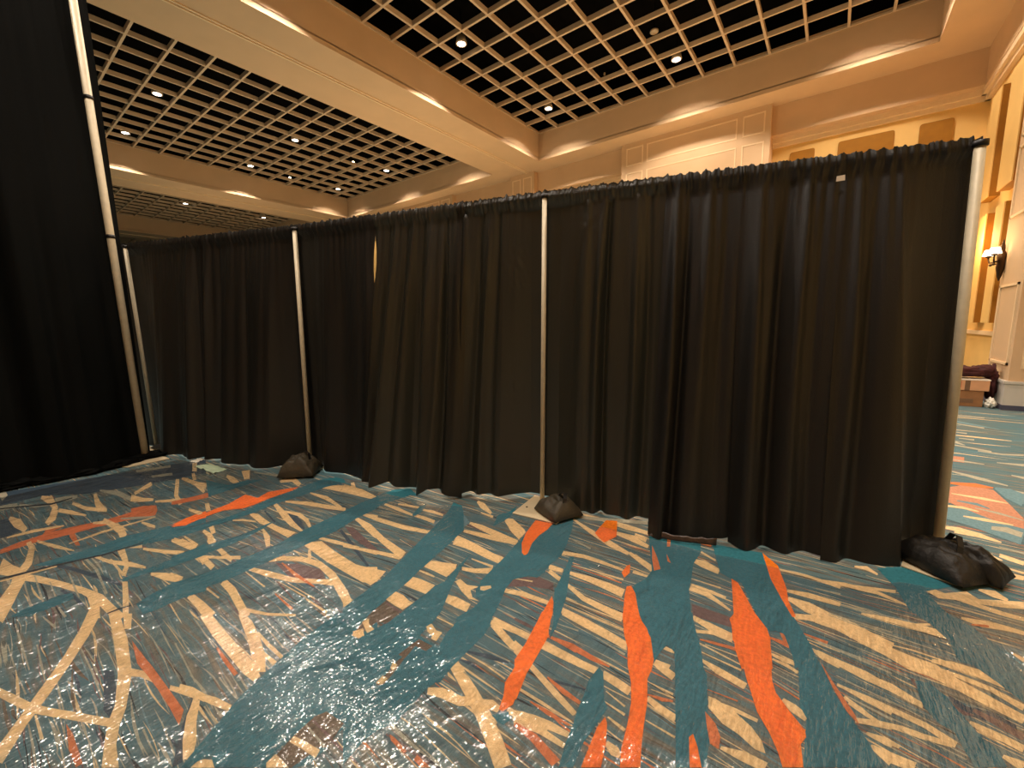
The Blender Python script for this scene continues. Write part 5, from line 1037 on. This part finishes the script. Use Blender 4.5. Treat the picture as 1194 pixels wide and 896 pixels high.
# its puddled hem
def blob_mesh(mb, c, r, rx=(1, 1, 1), rz=0.0, nzs=6.0, na=0.15, seed=0, seg=20, sq=1.0, mi=0):
    tmp = bmesh.new(); bmesh.ops.create_icosphere(tmp, subdivisions=4, radius=1.0)
    ca, sa = math.cos(rz), math.sin(rz)
    mp = {}
    for v in tmp.verts:
        p = v.co.copy()
        q = Vector([math.copysign(abs(t) ** sq, t) for t in p])
        k = 1 + na * noise.noise(p * nzs * 0.4 + Vector((seed, 0, 0))) + na * 0.5 * noise.noise(p * nzs + Vector((seed, 3, 0)))
        q = Vector((q.x * r[0] * k, q.y * r[1] * k, q.z * r[2] * k))
        if q.z < -r[2] * 0.8: q.z = -r[2] * 0.8
        w_ = Vector((q.x * ca - q.y * sa, q.x * sa + q.y * ca, q.z)) + Vector(c)
        mp[v] = mb.bm.verts.new(w_)
    for f in tmp.faces:
        g = mb.bm.faces.new([mp[v] for v in f.verts]); g.smooth = True; g.material_index = mi
    tmp.free()
hb = MB()
for j in range(7):
    y = -0.35 + j * 0.24; x = -6.02 + 0.03 * math.sin(j * 2.1)
    blob_mesh(hb, (x - (0.12 if j == 6 else 0), y, 0.032), (0.11, 0.2, 0.04), rz=0.2 * math.sin(j * 3), na=0.35, seed=j)
tag(hb.build('puddled_fabric', M['drape_dark']), 'folds of black cloth puddled on the carpet below the tall drape', 'fabric')

# ------------------------------------------------------------------ base plates
def base_plate(pts, label, bolt=None):
    root = empty('base_plate', (sum(p[0] for p in pts)/4, sum(p[1] for p in pts)/4, 0.004)); cx, cy_ = root.location[0], root.location[1]
    m = MB(); b = [m.bm.verts.new((p[0]-cx, p[1]-cy_, 0.0)) for p in pts]; t = [m.bm.verts.new((p[0]-cx, p[1]-cy_, 0.007)) for p in pts]
    m.bm.faces.new(b[::-1]); m.bm.faces.new(t)
    for i in range(4): m.bm.faces.new((b[i], b[(i+1) % 4], t[(i+1) % 4], t[i]))
    m.build('plate', M['steel'], root, bevel=0.0015)
    if bolt:
        c = MB(); c.lathe([(0.009, 0.007), (0.009, 0.010), (0.004, 0.011)], c=(bolt[0]-cx, bolt[1]-cy_, 0)); c.build('bolt', M['bronze'], root)
    tag(root, label, 'base plate', 'steel base plates')
base_plate([(-6.14, 0.80), (-5.88, 0.90), (-5.88, 1.26), (-6.22, 1.22)], 'flat beige steel base plate under the tall pole')
base_plate([(-1.87, 2.42), (-1.50, 2.47), (-1.55, 2.83), (-1.92, 2.80)], 'flat beige steel base plate under the centre pole', bolt=(-1.84, 2.57))
base_plate([(0.42, 3.2), (0.66, 3.12), (0.80, 3.5), (0.5, 3.62)], 'steel base plate under the right end pole, its edge glinting')
base_plate([(-4.35, 1.78), (-4.02, 1.86), (-4.12, 2.14), (-4.44, 2.06)], 'steel base plate under the round grey sandbag')
base_plate([(-6.7, 1.2), (-6.42, 1.2), (-6.42, 1.44), (-6.7, 1.44)], 'steel base plate behind the tall pole')

# ------------------------------------------------------------------ sandbags
def pillow(mb, L, W, Hh, seed, n=26, pinch=0.5):
    top = []; bot = []
    for i in range(n + 1):
        r1, r2 = [], []
        for j in range(n + 1):
            u = -1 + 2*i/n; v = -1 + 2*j/n
            prof = max(0, (1 - abs(u)**2.6)) ** 0.5 * max(0, (1 - abs(v)**2.6)) ** 0.5
            cr2 = 1 - 0.10 * (1 - prof) * pinch
            x = u * L/2 * (1 - 0.06 * pinch * (1 - v*v)) ; y = v * W/2 * (1 - 0.14 * pinch * (1 - abs(u)**2) * -1 * 0.3)
            nz = noise.noise(Vector((u*2.2, v*2.2, seed))) * 0.30 + noise.noise(Vector((u*6, v*6, seed + 4))) * 0.12
            zt = 0.012 + Hh * prof * (1 + nz)
            r1.append(mb.bm.verts.new((x, y, zt)))
            r2.append(mb.bm.verts.new((x, y, 0.002 + 0.008*(1-prof))) if 0 < i < n and 0 < j < n else r1[-1])
        top.append(r1); bot.append(r2)
    for i in range(n):
        for j in range(n):
            f = mb.bm.faces.new((top[i][j], top[i+1][j], top[i+1][j+1], top[i][j+1])); f.smooth = True
            q = [bot[i][j], bot[i][j+1], bot[i+1][j+1], bot[i+1][j]]
            try: g = mb.bm.faces.new(q); g.smooth = True
            except ValueError: pass
def strap(mb, pts, w_=0.028, t=0.003):
    pts = [Vector(p) for p in pts]; prev = None
    for i, p in enumerate(pts):
        d = (pts[min(i+1, len(pts)-1)] - pts[max(i-1, 0)]).normalized(); sd = d.cross(Vector((0.3, 0.2, 1))).normalized() * w_/2; up_ = sd.cross(d).normalized() * t
        r = [mb.bm.verts.new(p + a) for a in (-sd - up_, sd - up_, sd + up_, -sd + up_)]
        if prev:
            for k in range(4): mb.bm.faces.new((prev[k], prev[(k+1) % 4], r[(k+1) % 4], r[k]))
        else: mb.bm.faces.new(r[::-1])
        prev = r
    mb.bm.faces.new(prev)
def sandbag(loc, rz, L, W, Hh, mt, label, seed, kind=0):
    root = empty('sandbag', loc, rz); tag(root, label, 'sandbag', 'sandbags on the base plates')
    b = MB(); pillow(b, L, W, Hh, seed); b.build('bag', M[mt], root)
    if kind == 2:
        b2 = MB(); pillow(b2, L*0.9, W*0.55, Hh*0.9, seed + 3); o2 = b2.build('bag', M[mt], root, loc=(0.05, W*0.36, 0.03)); o2.rotation_euler = (0.25, 0.1, 0.25)
    s = MB()
    if kind == 1: strap(s, [(-0.03, 0.0, Hh*0.9), (0.0, 0.03, Hh+0.035), (0.05, 0.03, Hh+0.05), (0.09, 0.0, Hh+0.03), (0.10, -0.02, Hh*0.8)])
    else: strap(s, [(-L*0.1, W*0.2, Hh*0.9), (-L*0.02, W*0.24, Hh+0.06), (L*0.1, W*0.15, Hh+0.07), (L*0.2, 0.0, Hh+0.03), (L*0.25, -W*0.15, Hh*0.7)])
    s.build('strap', M['strap'], root)
    return root
sandbag((-4.14, 1.90, 0.012), 0.75, 0.34, 0.30, 0.17, 'bag2', 'round grey-brown sandbag at the foot of the thin pole left of centre', 3, 1)
sandbag((-1.58, 2.62, 0.012), -0.42, 0.29, 0.26, 0.12, 'bag2', 'small dark square sandbag with a strap at the foot of the centre pole', 9, 1)
sandbag((0.60, 3.30, 0.012), -0.75, 0.38, 0.27, 0.14, 'bag', 'large black strapped sandbag at the right end of the drape wall', 14, 2)
sandbag((-6.35, 1.42, 0.010), 0.2, 0.5, 0.28, 0.07, 'bag', 'flat black sandbag lying behind the tall pole', 19, 0)

# paper scraps by the hem at the left
def scrap(loc, rz, L, W, mt, label, seed):
    m = MB(); n = 6; g = []
    for i in range(n + 1):
        g.append([m.bm.verts.new(((i/n-.5)*L + 0.02*noise.noise(Vector((i, j, seed))), (j/n-.5)*W + 0.02*noise.noise(Vector((j, i, seed+2))), 0.006 + 0.03*abs(noise.noise(Vector((i*.5, j*.5, seed)))))) for j in range(n + 1)])
    for i in range(n):
        for j in range(n): m.bm.faces.new((g[i][j], g[i+1][j], g[i+1][j+1], g[i][j+1]))
    o = m.build('paper_scrap', M[mt], loc=loc); o.rotation_euler = (0, 0, rz); so = o.modifiers.new('t', 'SOLIDIFY'); so.thickness = 0.001
    tag(o, label, 'paper', 'scraps by the left hem')
scrap((-5.52, 1.42, 0), 0.3, 0.10, 0.10, 'white', 'small crumpled white scrap against the left drape hem', 1)
scrap((-5.10, 1.42, 0), 0.1, 0.42, 0.13, 'mint', 'pale green flat scrap of paper lying by the left drape hem', 4)
scrap((-5.75, 1.44, 0), 0.6, 0.06, 0.05, 'white', 'tiny white scrap at the corner next to the tall pole', 8)

# ------------------------------------------------------------------ boxes by the right pier
def cbox(name, loc, rz, sx, sy_, sz, mt, label, extras):
    root = empty(name, loc, rz); tag(root, label, 'box')
    b = MB(); b.box(-sx/2, sx/2, -sy_/2, sy_/2, 0, sz); b.build('carton', M[mt], root, bevel=0.006)
    for nm, m_, q in extras:
        e = MB(); e.box(*q); e.build(nm, M[m_], root)
cbox('cardboard_box', (1.78, 10.18, 0), 0.02, 0.5, 0.36, 0.265, 'card', 'brown cardboard box on the carpet, lower of the two stacked', [('printed_mark', 'tape', (-0.12, 0.14, -0.1815, -0.18, 0.06, 0.13))])
cbox('cardboard_box', (1.80, 10.18, 0.268), 0.02, 0.56, 0.38, 0.18, 'card2', 'pale orange cardboard box stacked on top of the brown one', [
    ('lid', 'paper', (-0.285, 0.285, -0.193, 0.193, 0.17, 0.188)), ('red_label', 'red', (-0.10, -0.04, -0.1925, -0.19, 0.05, 0.15)), ('tape_strip', 'tape', (0.0, 0.06, -0.1920, -0.19, 0.0, 0.168))])
bl = MB()
blob_mesh(bl, (1.72, 10.2, 0.56), (0.36, 0.17, 0.095), na=0.25, seed=2)
blob_mesh(bl, (2.145, 10.3, 0.36), (0.075, 0.16, 0.30), na=0.3, seed=5); blob_mesh(bl, (2.02, 10.25, 0.57), (0.16, 0.15, 0.11), na=0.2, seed=8)
tag(bl.build('fabric_bundle', M['burgundy']), 'dark burgundy cloth bundle heaped over the cardboard boxes and hanging to their right', 'fabric')
pb = MB(); blob_mesh(pb, (2.12, 10.02, 0.07), (0.055, 0.10, 0.085), na=0.5, seed=9)
tag(pb.build('plastic_bag', M['white']), 'crumpled white plastic bag on the floor between boxes and pier', 'bag')

# ------------------------------------------------------------------ clear film over the carpet
fl = MB(); nx, ny = 170, 110; gg = []
edge_pts = [(-5.9, -3), (-5.8, 1.3), (-4.4, 1.72), (-3.6, 2.0), (-2.6, 2.15), (-1.9, 2.42), (-1.3, 2.62), (-0.5, 2.70), (0.2, 2.82), (0.4, 3.0), (1.6, 3.2)]
def y_edge(x):
    for (x0, y0), (x1, y1) in zip(edge_pts[1:], edge_pts[2:]):
        if x0 <= x <= x1: return y0 + (y1 - y0) * (x - x0) / (x1 - x0)
    return edge_pts[1][1] if x < edge_pts[1][0] else edge_pts[-1][1]
for i in range(nx + 1):
    x = -5.75 + 7.3 * i / nx; r = []
    ye = y_edge(x) + 0.02 * noise.noise(Vector((x * 5, 0, 0)))
    for j in range(ny + 1):
        y = -1.5 + (ye + 1.5) * j / ny
        z = 0.005 + 0.006 * abs(noise.noise(Vector((x * 2.2 + y, y * 3.1, 2)))) + 0.003 * abs(noise.noise(Vector((x * 9, y * 5, 7))))
        r.append(fl.bm.verts.new((x, y, z)))
    gg.append(r)
for i in range(nx):
    for j in range(ny):
        f = fl.bm.faces.new((gg[i][j], gg[i+1][j], gg[i+1][j+1], gg[i][j+1])); f.smooth = True
fl.bm.normal_update()
for f in fl.bm.faces:
    if f.normal.z < 0: f.normal_flip()
tag(fl.build('plastic_film', M['film'], normals=False), 'clear crinkled protective plastic film spread over the patterned carpet', 'plastic film')
